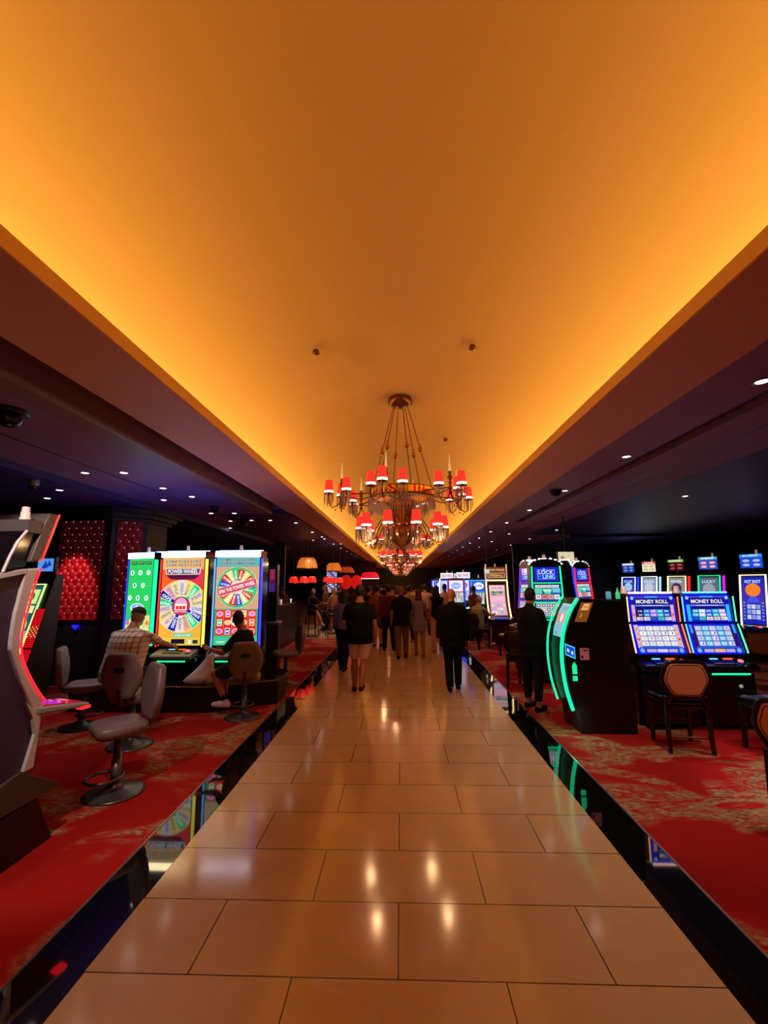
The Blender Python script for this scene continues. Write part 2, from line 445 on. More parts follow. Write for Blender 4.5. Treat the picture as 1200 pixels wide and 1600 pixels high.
# ------------------------------------------------------------------ recessed ceiling lamps
def downlight(x, y, z=CEIL, power=0.0, label='', cone=70, group='recessed spot lamps in the side ceilings', aim=None, col=(1.0, 0.86, 0.72)):
    t = thing('recessed_ceiling_lamp', label, 'ceiling lamp', (x, y, z), 0, group)
    r = MB(); rr = 0.055
    r.lathe([(rr, 0.0), (rr + 0.018, 0.0), (rr + 0.018, -0.006), (rr, -0.008), (rr - 0.006, -0.001)], 16, caps=False); r.build('trim_ring', M_SILVER, t)
    r = MB(); r.lathe([(0.001, -0.002), (rr - 0.012, -0.003), (rr - 0.006, 0.0)], 14); r.build('lens', G_LENS, t)
    if power:
        d = bpy.data.lights.new('lamp', 'SPOT'); d.energy = power; d.color = col; d.spot_size = R(cone); d.spot_blend = 0.55; d.shadow_soft_size = 0.05
        l = bpy.data.objects.new('lamp', d); COL.objects.link(l); l.parent = t; l.location = (0, 0, -0.03)
        if aim: l.rotation_euler = (Vector(aim) - Vector((x, y, z))).to_track_quat('-Z', 'Y').to_euler()
    return t
SL = 'small round recessed spot in the %s ceiling, %s'
ORD = ['nearest', 'second', 'third', 'fourth', 'fifth', 'sixth', 'seventh', 'eighth', 'ninth', 'tenth', 'eleventh', 'twelfth', 'thirteenth', 'fourteenth', 'fifteenth', 'sixteenth', 'seventeenth', 'eighteenth', 'nineteenth', 'twentieth', 'farthest']
DG = {'L1': 'lit spots of the left row beside the walkway soffit', 'R1': 'lit spots of the right row beside the walkway soffit', 'R2': 'lit spots of the second right-hand row',
      'R3': 'lit spots of the third right-hand row', 'L2': 'lit spots over the left slot machines'}
for k in range(14):
    downlight(-2.79, 11.65 + 2.25 * k, power=(22 if k < 4 else 0), label='%s lit recessed spot of the left row along the walkway soffit' % ORD[k], group=DG['L1'])
for k in range(21):
    downlight(2.93, 3.46 + 2.17 * k, power=(95 if k < 2 else SPOT_W if k < 5 else 0), cone=(96 if k < 2 else 70), label='%s lit recessed spot of the row beside the right-hand soffit' % ORD[k], group=DG['R1'])
for k in range(8):
    downlight(3.70, 15.1 + 2.9 * k, label='%s lit recessed spot of the second row from the right-hand soffit' % ORD[k], group=DG['R2'], power=(25 if k < 2 else 0))
for k in range(6):
    downlight(4.95, 14.1 + 2.95 * k, label='%s lit recessed spot of the outer row of the right side ceiling' % ORD[k], group=DG['R3'])
for i, (x, y) in enumerate([(-3.95, 6.03), (-3.95, 7.09), (-3.82, 7.85), (-3.79, 9.87), (-3.79, 11.05), (-3.32, 11.09), (-4.50, 6.0), (-4.5, 8.13), (-4.31, 9.82), (-4.36, 11.12), (-4.93, 12.58)]):
    downlight(x, y, power=(35 if i in (0, 6) else 12 if i < 3 else 0), label='lit recessed spot above the left-hand machines, %s of the %s file' % (['nearest', 'second', 'third', 'fourth', 'fifth', 'stray right one', 'nearest', 'second', 'third', 'fourth', 'farthest'][i], 'right' if i < 6 else 'left'), group=DG['L2'])
downlight(-5.38, 6.66, CEIL - 0.1, 20, 'small lit recessed spot furthest left, in front of the red tufted column')
downlight(-5.75, 8.6, CEIL - 0.1, 0, 'small lit recessed spot tucked beside the head of the red tufted column')
downlight(5.45, 8.5, CEIL, 60, 'single lit recessed spot alone in the dark ceiling at the right', cone=90)
# lamps above the foreground, overhead of the picture
downlight(-2.2, 1.8, power=200, label='recessed soffit spot shining on the stool in the left foreground', aim=(-2.7, 4.1, 0), cone=50)
downlight(-2.9, 1.3, power=70, label='recessed spot above the carpet in the near left corner', aim=(-2.7, 1.8, 0), cone=70)
downlight(4.3, 4.3, power=170, label='recessed spot above the carpet before the right-hand slot chairs', aim=(4.1, 4.4, 0), cone=50)
downlight(-6.1, 7.3, CEIL - 0.1, 160, 'recessed spot aimed at the tufted panel of the column', cone=34, aim=(-6.25, 8.5, 1.35), col=(1.0, 0.7, 0.6))

# security domes, sprinkler heads
def dome(x, y, z, r, label):
    t = thing('security_camera', label, 'camera', (x, y, z))
    b = MB(); b.lathe([(r * 1.25, 0), (r * 1.25, -0.02), (r * 1.05, -0.04), (r, -0.04)], 24); b.build('mounting_ring', M_BLACK, t)
    b = MB(); b.lathe([(r, -0.038)] + [(r * math.cos(a), -0.04 - r * 0.9 * math.sin(a)) for a in (0.3, 0.6, 0.9, 1.2, 1.5)], 24); b.build('dome', M_BLACKG, t)
for x, y, p_, lb in ((-2.75, 15.4, 90, 'added recessed spot brightening the stone floor at the edge of the bar'), (-3.3, 16.6, 70, 'added recessed spot brightening the seated woman at the bar'), (-2.5, 18.4, 60, 'added recessed spot brightening the drinkers farther along the bar')):
    downlight(x, y, power=p_, label=lb, group=None, cone=80)  # spots added to brighten the bar floor and the people there
dome(-3.56, 3.72, CEIL, 0.13, 'large shiny black dome camera on the left ceiling near the upper left of the hall')
dome(-3.82, 8.9, CEIL, 0.09, 'small black dome camera on the left ceiling between the recessed spots')
dome(-4.1, 11.3, CEIL, 0.12, 'black dome camera deep in the left ceiling near the end of the purple band')
dome(2.75, 7.75, CEIL, 0.09, 'small black dome camera on the right ceiling close to the soffit')
t = thing('security_camera', 'small white bracket camera on the far left ceiling', 'camera', (-5.25, 6.0, CEIL - 0.1))
b = MB(); b.lathe([(0.075, 0), (0.075, -0.06), (0.06, -0.08), (0.058, -0.08)], 18); b.build('housing', M_SILVER, t)
b = MB(); b.lathe([(0.055, -0.08), (0.05, -0.11), (0.03, -0.13), (0.002, -0.135)], 18); b.build('dome', M_BLACKG, t)
for x, y, z, lb in ((-1.02, 5.1, 4.62, 'left'), (0.92, 5.1, 4.63, 'right'), (0.95, 8.7, 4.63, 'further right')):
    t = thing('sprinkler_head', 'tiny round sprinkler plate on the %s of the vault %s' % (lb.split()[-1], 'beyond the first chandelier' if 'f' in lb[:1] and 'further' in lb else 'before the first chandelier'), 'sprinkler', (x, y, z + 0.06))
    b = MB(); b.lathe([(0.035, 0.03), (0.045, -0.02), (0.03, -0.03), (0.005, -0.032)], 16); b.build('cover_plate', M_BRASS, t)

# ================================================================== CHANDELIERS
def lamp_shade_mb(r0=0.052, r1=0.068, h=0.17, z=0.0):
    b = MB(); b.lathe([(r1, z), (r0, z + h), (r0 - 0.004, z + h - 0.002), (r1 - 0.004, z + 0.002), ], 18, caps=False)
    b.loft([b_ring(r0, z + h), b_ring(r0 * 0.3, z + h - 0.002)], caps=False)
    return b
def b_ring(r, z, n=18):
    return [(r * math.cos(2 * PI * k / n), r * math.sin(2 * PI * k / n), z) for k in range(n)]
def m_shade():
    m = bpy.data.materials.new('lit_red_shade'); m.use_nodes = True; nt = m.node_tree; b = nt.nodes['Principled BSDF']
    b.inputs['Base Color'].default_value = (0.6, 0.02, 0.02, 1); b.inputs['Roughness'].default_value = 0.7
    b.inputs['Emission Color'].default_value = (0.92, 0.035, 0.022, 1); b.inputs['Emission Strength'].default_value = 1.0
    return m
M_SHADE = m_shade()
M_CUP = mat('brass_cup', '#8a5a40', 0.25, 0.9)

def crystal_drop(b, x, y, z, L, r=0.007):
    b.loft([[(x + a * r * 0.4, y + c * r * 0.4, z) for a, c in ((1, 0), (0, 1), (-1, 0), (0, -1))],
            [(x + a * r, y + c * r, z - L * 0.15) for a, c in ((1, 0), (0, 1), (-1, 0), (0, -1))],
            [(x + a * r, y + c * r, z - L * 0.75) for a, c in ((1, 0), (0, 1), (-1, 0), (0, -1))],
            [(x + a * r * 0.1, y + c * r * 0.1, z - L) for a, c in ((1, 0), (0, 1), (-1, 0), (0, -1))]], smooth=False)

def lamp_unit(root, x, y, z, s, ndrop=12):
    # shade on a candle, band, cup and its crystals; z = bottom of shade
    b = lamp_shade_mb(0.054 * s, 0.07 * s, 0.175 * s); sh = b.build('lamp_shade', M_SHADE, root); sh.location = (x, y, z)
    b = MB(); b.lathe([(0.071 * s, 0.012), (0.074 * s, 0.006), (0.074 * s, -0.008), (0.066 * s, -0.008), (0.066 * s, 0.006)], 18, caps=False)
    b.lathe([(0.002, -0.006), (0.066 * s, -0.006)], 18, caps=False)
    b.build('lit_rim', M_WARMW, sh)
    b = MB(); b.lathe([(0.012, -0.07), (0.012, -0.04), (0.075 * s, -0.035), (0.078 * s, -0.027), (0.03, -0.025), (0.012, -0.012), (0.012, 0.08)], 16)
    cu = b.build('drip_cup', M_CUP, root); cu.location = (x, y, z)
    b = MB()
    for k in range(ndrop):
        a = 2 * PI * k / ndrop + 0.2
        crystal_drop(b, 0.07 * s * math.cos(a), 0.07 * s * math.sin(a), -0.03, (0.14 + 0.035 * ((k * 7) % 3)) * s, 0.0052)
    if ndrop > 8:
        for k in range(3):
            a = 2 * PI * k / 3
            crystal_drop(b, 0.04 * s * math.cos(a), 0.04 * s * math.sin(a), -0.04, 0.2 * s)
    stuff(b.build('crystal_drops', M_CRYSTAL, cu))

def chandelier(loc, label, detail=2):
    t = thing('chandelier', label, 'chandelier', loc, 0, None)
    RO, RI, RL = 1.12, 0.52, 0.66
    ZR = 0.0                        # ring height, origin at the ring
    ctop = 1.50
    b = MB(); b.lathe([(0.19, ctop + 0.17), (0.20, ctop + 0.12), (0.20, ctop + 0.09), (0.18, ctop + 0.08), (0.18, ctop + 0.06), (0.13, ctop + 0.05), (0.05, ctop + 0.03), (0.02, ctop)], 28); b.build('canopy', M_BRASS, t)
    # chains with glass balls
    for k in range(6):
        a = R(-13 + 60 * k + 30)
        p0 = Vector((0.12 * math.sin(a), -0.12 * math.cos(a), ctop + 0.03)); p1 = Vector((0.50 * math.sin(a), -0.50 * math.cos(a), ZR + 0.1))
        b = MB(); nl = 44 if detail == 2 else 0
        if nl:
            d = (p1 - p0).normalized(); q = d.to_track_quat('Z', 'X')
            ll = (p1 - p0).length / nl
            for i in range(nl):
                c = p0.lerp(p1, (i + 0.5) / nl); tw = (i % 2) * PI / 2
                pts = []
                for j in range(8):
                    u = 2 * PI * j / 8
                    v = Vector((0.009 * math.cos(u), 0, ll * 0.68 * math.sin(u)))
                    v = Matrix.Rotation(tw, 3, 'Z') @ v
                    pts.append(c + q.to_matrix() @ v)
                b.tube(pts, 0.0032, 5, closed=True)
        else: b.tube([p0, p1], 0.008, 5)
        ch = b.build('chain', M_BRASS, t)
        c = p0.lerp(p1, 0.52)
        b = MB(); b.lathe([(0.004, 0.085), (0.012, 0.06), (0.028, 0.04), (0.012, 0.03), (0.036, 0.012), (0.045, -0.01), (0.036, -0.03), (0.008, -0.06)], 12, c); b.build('glass_knob', M_MIRROR, ch)
    # mirrored ring band with fringe
    b = MB(); b.lathe([(RI, -0.02), (RI + 0.015, -0.02), (RI + 0.015, 0.0), (RI + 0.003, 0.01), (RI + 0.003, 0.11), (RI + 0.015, 0.12), (RI - 0.01, 0.13), (RI - 0.01, -0.02)], 40, caps=False)
    rg = b.build('ring', M_BRASS, t)
    b = MB(); b.lathe([(RI + 0.004, 0.01), (RI + 0.005, 0.11)], 40, caps=False); b.lathe([(RI - 0.012, 0.01), (RI - 0.012, 0.11)], 40, caps=False); b.build('mirror_band', M_MIRROR, rg)
    b = MB(); nf = 110 if detail == 2 else 40
    for k in range(nf):
        a = 2 * PI * k / nf
        crystal_drop(b, (RI + 0.01) * math.cos(a), (RI + 0.01) * math.sin(a), -0.02, 0.16 + 0.03 * (k % 2), 0.008)
    for k in range(nf // 2):
        a = 2 * PI * k / (nf // 2)
        crystal_drop(b, 0.40 * math.cos(a), 0.40 * math.sin(a), -0.10, 0.16, 0.008)
    stuff(b.build('crystal_fringe', M_CRYSTAL, rg))
    # stem: crown, stacked rings, bowl
    b = MB(); b.lathe([(0.02, 0.10), (0.05, 0.08), (0.03, 0.02), (0.24, -0.08), (0.25, -0.12), (0.16, -0.15), (0.19, -0.18), (0.15, -0.22), (0.185, -0.26), (0.15, -0.30), (0.18, -0.34), (0.14, -0.38), (0.17, -0.42), (0.13, -0.46)], 28)
    b.lathe([(0.13, -0.46), (0.19, -0.50), (0.20, -0.58), (0.17, -0.68), (0.10, -0.75), (0.03, -0.79), (0.02, -0.84), (0.001, -0.86)], 28)
    st = b.build('stem', mat('gilt_stem', '#b87c48', 0.22, 0.85), t)
    b = MB()
    for k in range(6):
        a = PI / 3 * k; b.tube([(0, 0, 0.05), (RI * math.cos(a), RI * math.sin(a), 0.02)], 0.01, 6)
    for k in range(14):
        a = 2 * PI * k / 14; b.tube([(0.215 * math.cos(a), 0.215 * math.sin(a), -0.5), (0.215 * math.cos(a), 0.215 * math.sin(a), -0.66)], 0.012, 5)
    b.build('scroll_cage', M_BRASS, st)
    # six outer clusters of three lamps
    for k in range(6):
        a = R(-13 + 60 * k); dx, dy = math.sin(a), -math.cos(a)
        hub = Vector((RO * 0.86 * dx, RO * 0.86 * dy, 0.0))
        b = MB(); b.tube([(RI * dx, RI * dy, 0.05), hub + Vector((0, 0, 0.02))], 0.012, 6)
        b.tube([(RI * dx * 0.98, RI * dy * 0.98, -0.01), (RI * 1.3 * dx, RI * 1.3 * dy, -0.05), hub], 0.009, 6)
        lamps = []
        for q, (dr, dt) in enumerate(((0.20, 0.0), (-0.03, 0.23), (-0.03, -0.23))):
            c = hub + Vector((dx, dy, 0)) * dr + Vector((-dy, dx, 0)) * dt
            m = (hub + c) / 2
            pts = [hub + Vector((0, 0, -0.04)), m.lerp(hub, 0.5) + Vector((0, 0, -0.15)), m.lerp(c, 0.5) + Vector((0, 0, -0.20)), c + Vector((0, 0, -0.12)), c + Vector((0, 0, 0.02))]
            # smooth
            sp = []
            for i in range(len(pts) - 1):
                for u in (0, 0.5): sp.append(pts[i].lerp(pts[i + 1], u))
            sp.append(pts[-1]); b.tube(sp, 0.008, 6); lamps.append(c)
            b.ball(m + Vector((0, 0, -0.23)), 0.012, 6, 4)
        arm = b.build('outer_arm', M_BRASS, t)
        b = MB(); b.lathe([(0.008, -0.08), (0.03, -0.05), (0.01, -0.02), (0.04, 0.01), (0.012, 0.05), (0.03, 0.09), (0.012, 0.12), (0.045, 0.17), (0.012, 0.22), (0.035, 0.24), (0.008, 0.26)], 12, hub); b.build('finial', M_BRASS, arm)
        b = MB(); b.loft([[(hub.x + 0.022 * x, hub.y + 0.022 * y, hub.z + 0.27) for x, y in ((1, 0), (0.5, .87), (-.5, .87), (-1, 0), (-.5, -.87), (.5, -.87))],
                          [(hub.x + 0.002 * x, hub.y + 0.002 * y, hub.z + 0.52) for x, y in ((1, 0), (0.5, .87), (-.5, .87), (-1, 0), (-.5, -.87), (.5, -.87))]], smooth=False)
        b.build('glass_spire', mat('spire_glass', '#f4d49a', 0.15, 0.0, coat=1, emit='#ffdba0', es=0.35), arm)
        for c in lamps: lamp_unit(t, c.x, c.y, 0.05, 1.0, 10 if detail == 2 else 6)
    # ten lower lamps
    for k in range(10):
        a = R(18 + 36 * k); dx, dy = math.sin(a), -math.cos(a); z = -0.50
        b = MB(); pts = []
        for r_, zz in ((0.17, -0.42), (0.24, -0.34), (0.33, -0.36), (0.42, -0.50), (0.50, -0.66), (0.58, -0.72), (0.64, -0.68), (0.66, -0.58), (0.66, -0.5)):
            pts.append((r_ * dx, r_ * dy, zz))
        b.tube(pts, 0.009, 6); b.ball((0.57 * dx, 0.57 * dy, -0.76), 0.014, 6, 4); b.build('lower_arm', M_BRASS, t)
        lamp_unit(t, RL * dx, RL * dy, z + 0.02, 1.05, 14 if detail == 2 else 6)
    for k in range(4):
        d = bpy.data.lights.new('bulb_glow', 'POINT'); d.energy = 9; d.color = (1, 0.56, 0.25); d.shadow_soft_size = 0.03
        l = bpy.data.objects.new('bulb_glow', d); COL.objects.link(l); l.parent = t; a = R(54 + 90 * k); l.location = (0.66 * math.sin(a), -0.66 * math.cos(a), -0.70)
    return t
CZ = 3.17
c1 = chandelier((0.03, 6.95, CZ), 'nearest and largest chandelier with red shades and crystal drops', 2)
dup(c1, (0.02, 15.2, CZ), 0.3, 'second chandelier, directly behind the nearest one')
c3 = chandelier((0.0, 23.4, CZ), 'third chandelier down the vault, small behind the second', 1)
for k, (yy, lb) in enumerate(((31.6, 'fourth chandelier, in the low cluster of red and crystal'), (39.8, 'fifth chandelier, near the far end of the vault'), (48.0, 'farthest chandelier at the very end of the vault'))):
    dup(c3, (0.0, yy, CZ), 0.2 * k, lb)

# ================================================================== PEOPLE
V = Vector
def rot_about(p, c, ax, ang):
    return c + Matrix.Rotation(ang, 3, ax) @ (p - c)

def ering(c, rx, ry, X, Y, n=16):
    return [c + X * (rx * math.cos(2 * PI * k / n)) + Y * (ry * math.sin(2 * PI * k / n)) for k in range(n)]

def limb(b, pts, rads, n=10):
    # tapered rounded limb through the joints
    P, Q = [], []
    d0 = (V(pts[1]) - V(pts[0])).normalized(); d1 = (V(pts[-1]) - V(pts[-2])).normalized()
    for u in (0.95, 0.6):
        P.append(V(pts[0]) - d0 * rads[0] * u * 0.9); Q.append(rads[0] * math.sqrt(1 - u * u))
    for i in range(len(pts)):
        P.append(V(pts[i])); Q.append(rads[i])
    for u in (0.6, 0.95):
        P.append(V(pts[-1]) + d1 * rads[-1] * u * 0.9); Q.append(rads[-1] * math.sqrt(1 - u * u))
    b.tube(P, Q, n)

def fk_leg(hip, th, kn, ab, k, side, tw=0):
    # th: thigh swing forward, kn: knee bend, ab: outward; returns hip, knee, ankle, toe
    dt = V((0, math.sin(th), -math.cos(th))); dt = Matrix.Rotation(-side * ab, 3, 'Y') @ dt
    ds = V((0, math.sin(th - kn), -math.cos(th - kn))); ds = Matrix.Rotation(-side * ab * 0.6, 3, 'Y') @ ds
    if tw:
        dt = Matrix.Rotation(tw, 3, 'Z') @ dt; ds = Matrix.Rotation(tw, 3, 'Z') @ ds
    knee = hip + dt * 0.44 * k; ank = knee + ds * 0.42 * k
    return knee, ank

SKIN = {}
def skin_mat(c):
    return mat('skin_' + c, c, 0.55)
def cloth_mat(c):
    return mat('cloth_' + c, c, 0.85, spec=0.2)
def m_plaid():
    if 'plaid' in MATS: return MATS['plaid']
    m = bpy.data.materials.new('plaid_cloth'); m.use_nodes = True; nt = m.node_tree; b = nt.nodes['Principled BSDF']
    tc = nt.nodes.new('ShaderNodeTexCoord'); base = None
    out = None
    for ax, col in (('X', '#a8b4d8'), ('Z', '#d8a8a0')):
        wv = nt.nodes.new('ShaderNodeTexWave'); wv.wave_type = 'BANDS'; wv.bands_direction = ax; wv.inputs['Scale'].default_value = 5.0
        nt.links.new(tc.outputs['Object'], wv.inputs['Vector'])
        r = ramp(nt, [(0.82, (1, 1, 1)), (0.93, srgb(col))]); nt.links.new(wv.outputs['Fac'], r.inputs[0])
        if out is None: out = r.outputs[0]
        else:
            mx = nt.nodes.new('ShaderNodeMix'); mx.data_type = 'RGBA'; mx.blend_type = 'MULTIPLY'; mx.inputs[0].default_value = 1
            nt.links.new(out, mx.inputs[6]); nt.links.new(r.outputs[0], mx.inputs[7]); out = mx.outputs[2]
    mx = nt.nodes.new('ShaderNodeMix'); mx.data_type = 'RGBA'; mx.blend_type = 'MULTIPLY'; mx.inputs[0].default_value = 1
    nt.links.new(out, mx.inputs[6]); mx.inputs[7].default_value = (*srgb('#e6d6d0'), 1)
    nt.links.new(mx.outputs[2], b.inputs['Base Color']); b.inputs['Roughness'].default_value = 0.8
    MATS['plaid'] = m; return m

def person(label, x, y, rotz, h=1.75, legs=None, arms=None, lean=0.03, hip_z=None, top=('tee', '#101014'), bottom=('trousers', '#101014'),
           hair=('short', '#140c0a'), shoes='#0c0a0c', skin='#b0704e', girth=1.0, vox=0.011, head_turn=0.0, head_pitch=0.0, z0=0.0, group=None, female=False, socks=None, extra=None):
    """legs: ((th, kn, ab) left, right), arms: ((fwd, out, bend) left, right); angles in degrees; the figure faces +y before rotz"""
    k = h / 1.75
    legs = legs or ((18, 8, 2), (-16, 22, 2)); arms = arms or ((-16, 6, 12), (18, 6, 22))
    pel = V((0, 0, 0.95 * k))
    hx = (0.085 if not female else 0.09) * k
    hips = [V((-hx, 0, 0.92 * k)), V((hx, 0, 0.92 * k))]
    L = []
    for i, sd in ((0, -1), (1, 1)):
        a = legs[i]; tw = R(a[3]) if len(a) > 3 else 0
        kn, an = fk_leg(hips[i], R(a[0]), R(a[1]), R(a[2]), k, sd, tw)
        L.append((hips[i], kn, an, R(a[4]) if len(a) > 4 else 0, tw))
    low = min(an.z for _, _, an, _, _ in L) - 0.085 * k
    if hip_z is not None: off = hip_z - 0.92 * k
    else: off = -low
    ax = R(lean if abs(lean) > 1 else lean * 57.3)
    def up(p):  # upper body lean about the pelvis
        return rot_about(V(p) * k, pel, 'X', -ax)
    sw = 0.185 * (0.88 if female else 1.0) * (0.6 + 0.4 * girth)
    sh = [up((-sw, -0.01, 1.395)), up((sw, -0.01, 1.395))]
    neck0, neck1 = up((0, -0.015, 1.46)), up((0, 0.005, 1.57))
    hc = up((0, 0.025, 1.648))
    Mh = Matrix.Rotation(-ax * 0.3, 3, 'X') @ Matrix.Rotation(R(head_turn), 3, 'Z') @ Matrix.Rotation(R(-head_pitch), 3, 'X')
    A = []
    for i, sd in ((0, -1), (1, 1)):
        f, o_, bnd = [R(q) for q in arms[i][:3]]
        inn = R(arms[i][3]) if len(arms[i]) > 3 else 0
        d1 = Matrix.Rotation(-sd * o_, 3, 'Y') @ V((0, math.sin(f), -math.cos(f)))
        d2 = Matrix.Rotation(-sd * o_ * 0.5, 3, 'Y') @ V((0, math.sin(f + bnd), -math.cos(f + bnd)))
        if inn:
            d2 = Matrix.Rotation(sd * inn, 3, 'Z') @ d2
        el = sh[i] + d1 * 0.285 * k; wr = el + d2 * 0.25 * k
        A.append((sh[i], el, wr, d2))
    T = thing('person', label, 'person', (x, y, z0), rotz, group)
    O = V((0, 0, off))
    X, Yv = V((1, 0, 0)), V((0, 1, 0))
    def bX(): return V((1, 0, 0))
    upY = Matrix.Rotation(-ax, 3, 'X') @ Yv
    g = girth
    def torso_rings(e=0.0, z_from=0.86, z_to=1.50, loose=0.0, flare=0.0, waist=1.0):
        S = [(0.84, 0.140, 0.100, 0), (0.90, 0.158, 0.112, 0), (0.97, 0.160 * (1.04 if female else 1), 0.112, 0), (1.06, 0.142 * (0.9 if female else 1), 0.10, 1), (1.15, 0.138 * (0.88 if female else 1), 0.098, 1), (1.26, 0.155 * (0.92 if female else 1), 0.108, 1), (1.36, 0.165 * (0.92 if female else 1), 0.108, 1), (1.42, 0.148 * (0.92 if female else 1), 0.092, 1), (1.465, 0.105, 0.076, 1), (1.50, 0.06, 0.058, 1)]
        out = []
        for z, rx, ry, isup in S:
            if z < z_from - 1e-6 or z > z_to + 1e-6: continue
            gg = g if z < 1.40 else 1 + (g - 1) * 0.3
            rx2, ry2 = rx * gg + e, ry * (gg ** 1.3) + e
            if loose and z < 1.3: rx2 = max(rx2, (0.155 * g + e) + loose); ry2 += loose
            c = up((0, 0, z)) if isup else V((0, 0, z)) * k
            out.append(ering(c + O, rx2 * k, ry2 * k, X, upY if isup else Yv, 20))
        return out
    # ---- body
    b = MB()
    b.loft(torso_rings())
    limb(b, [neck0 + O, neck1 + O], [0.064 * k * (1 + (g - 1) * .4), 0.058 * k])
    for i in (0, 1): limb(b, [up((0, -0.02, 1.475)) + O, up((0, -0.02, 1.445)).lerp(sh[i], 0.55) + O, sh[i] + O], [0.050 * k, 0.046 * k, 0.046 * k])
    hcO = hc + O
    def H(p): return hcO + Mh @ (V(p) * k)
    b.ball(hcO, (0.076 * k, 0.093 * k, 0.112 * k), 16, 12, Mh)
    b.ball(H((0, 0.018, -0.055)), (0.060 * k, 0.072 * k, 0.068 * k), 14, 10, Mh)          # jaw
    b.ball(H((0, 0.100, -0.022)), (0.014 * k, 0.022 * k, 0.026 * k), 8, 6, Mh)            # nose
    b.ball(H((0, 0.086, -0.066)), (0.026 * k, 0.014 * k, 0.010 * k), 8, 6, Mh)            # lips
    b.ball(H((0, 0.078, -0.098)), (0.022 * k, 0.018 * k, 0.016 * k), 8, 6, Mh)            # chin
    b.ball(H((0, 0.084, 0.022)), (0.050 * k, 0.014 * k, 0.010 * k), 8, 6, Mh)             # brow
    for sd in (-1, 1): b.ball(H((sd * 0.078, -0.008, -0.018)), (0.010 * k, 0.020 * k, 0.032 * k), 8, 6, Mh)
    for (s_, el, wr, d2), sd in zip(A, (-1, 1)):
        limb(b, [s_ + O, (s_ + el) / 2 + O, el + O], [0.052 * k, 0.048 * k * (1 + (g - 1) * .5), 0.040 * k])
        limb(b, [el + O, el.lerp(wr, 0.35) + O, wr + O], [0.040 * k, 0.040 * k, 0.027 * k])
        # hand: palm, four unequal curled fingers, thumb from the side of the palm
        sideways = V((0, 1, 0)) - d2 * d2.y
        if sideways.length < 0.2: sideways = V((0, 0, 1)) - d2 * d2.z
        sideways.normalize(); nrm = d2.cross(sideways) * -sd
        p0 = wr + d2 * 0.02 * k; p1 = wr + d2 * 0.095 * k
        for q, fl in ((-0.027, 0.058), (-0.009, 0.07), (0.009, 0.076), (0.027, 0.068)):
            base = p1 + sideways * q * k
            limb(b, [p0 + sideways * q * 0.6 * k + O, base + O], [0.013 * k, 0.012 * k], 6)
            m1 = base + (d2 * 0.85 + nrm * 0.35).normalized() * fl * 0.5 * k
            m2 = m1 + (d2 * 0.5 + nrm * 0.8).normalized() * fl * 0.5 * k
            limb(b, [base + O, m1 + O, m2 + O], [0.0095 * k, 0.009 * k, 0.0075 * k], 6)
        tb = p0 + sideways * 0.025 * k
        limb(b, [tb + O, tb + (sideways * 0.6 + d2) * 0.035 * k + O, tb + (sideways * 0.5 + d2 * 1.6 + nrm * 0.5) * 0.04 * k + O], [0.012 * k, 0.011 * k, 0.008 * k], 6)
    for (hp, kn, an, ft, tw), sd in zip(L, (-1, 1)):
        gt = 1 + (g - 1) * .7
        limb(b, [hp + O, hp.lerp(kn, 0.4) + O, kn + O], [0.088 * k * gt, 0.082 * k * gt, 0.054 * k])
        limb(b, [kn + O, kn.lerp(an, 0.32) + O, an + O], [0.056 * k, 0.063 * k * gt, 0.038 * k])
        fd = Matrix.Rotation(tw, 3, 'Z') @ V((0, math.cos(ft), math.sin(ft)))
        limb(b, [an + V((0, 0, -0.03)) * k - fd * 0.03 * k + O, an + V((0, 0, -0.045)) * k + fd * 0.10 * k + O, an + V((0, 0, -0.06)) * k + fd * 0.17 * k + O], [0.036 * k, 0.036 * k, 0.024 * k], 8)
    b.build('body', skin_mat(skin), T, remesh=vox)
    # ---- clothes
    vt = vox * 1.15
    kind, colr = top
    tm = m_plaid() if colr == 'plaid' else cloth_mat(colr)
    sleeve = {'tee': 0.72, 'polo': 0.72, 'long': 2.0, 'jacket': 2.0, 'tank': 0, 'vest': 0, 'dress': 0.3, 'none': 0}[kind]
    b = MB()
    e = 0.028 if kind == 'jacket' else 0.018
    hem = {'tee': 0.84, 'polo': 0.84, 'long': 0.90, 'jacket': 0.84, 'tank': 0.97, 'vest': 0.84, 'dress': 0.97, 'none': 1.06}[kind]
    tr = torso_rings(e, hem, 1.465, loose=0.016 if kind in ('tee', 'polo', 'jacket') else 0.0)
    if kind in ('tee', 'polo', 'jacket') and hip_z is None:
        ext = 0.06 if kind != 'jacket' else 0.1
        c = V((0, 0, 0.84 - ext)) * k + O
        tr = [ering(c, (0.168 * g + e + 0.012) * k, (0.12 * g + e + 0.015) * k, X, Yv, 20)] + tr
    b.loft(tr)
    for (s_, el, wr, d2), sd in zip(A, (-1, 1)):
        if sleeve >= 2:
            limb(b, [s_ + O, (s_ + el) / 2 + O, el + O, el.lerp(wr, 0.5) + O, wr + O], [0.068 * k, 0.062 * k, 0.054 * k, 0.048 * k, 0.040 * k])
        elif sleeve > 0:
            limb(b, [s_ + O, s_.lerp(el, 0.4) + O, s_.lerp(el, sleeve) + O], [0.060 * k, 0.062 * k, 0.060 * k])
        else:
            b.ball(s_ * 0.75 + V((0, 0, s_.z)) * 0.25 + O, 0.058 * k, 10, 8)
    if kind == 'polo' or kind == 'jacket':
        limb(b, [neck0 + O, neck0 + V((0, 0, 0.03)) * k + O], [0.076 * k, 0.072 * k])
    if kind != 'none':
        for i in (0, 1): limb(b, [up((0, -0.02, 1.455)).lerp(sh[i], 0.25) + O, up((0, -0.02, 1.445)).lerp(sh[i], 0.6) + O, sh[i] + O], [0.056 * k, 0.058 * k, 0.058 * k])
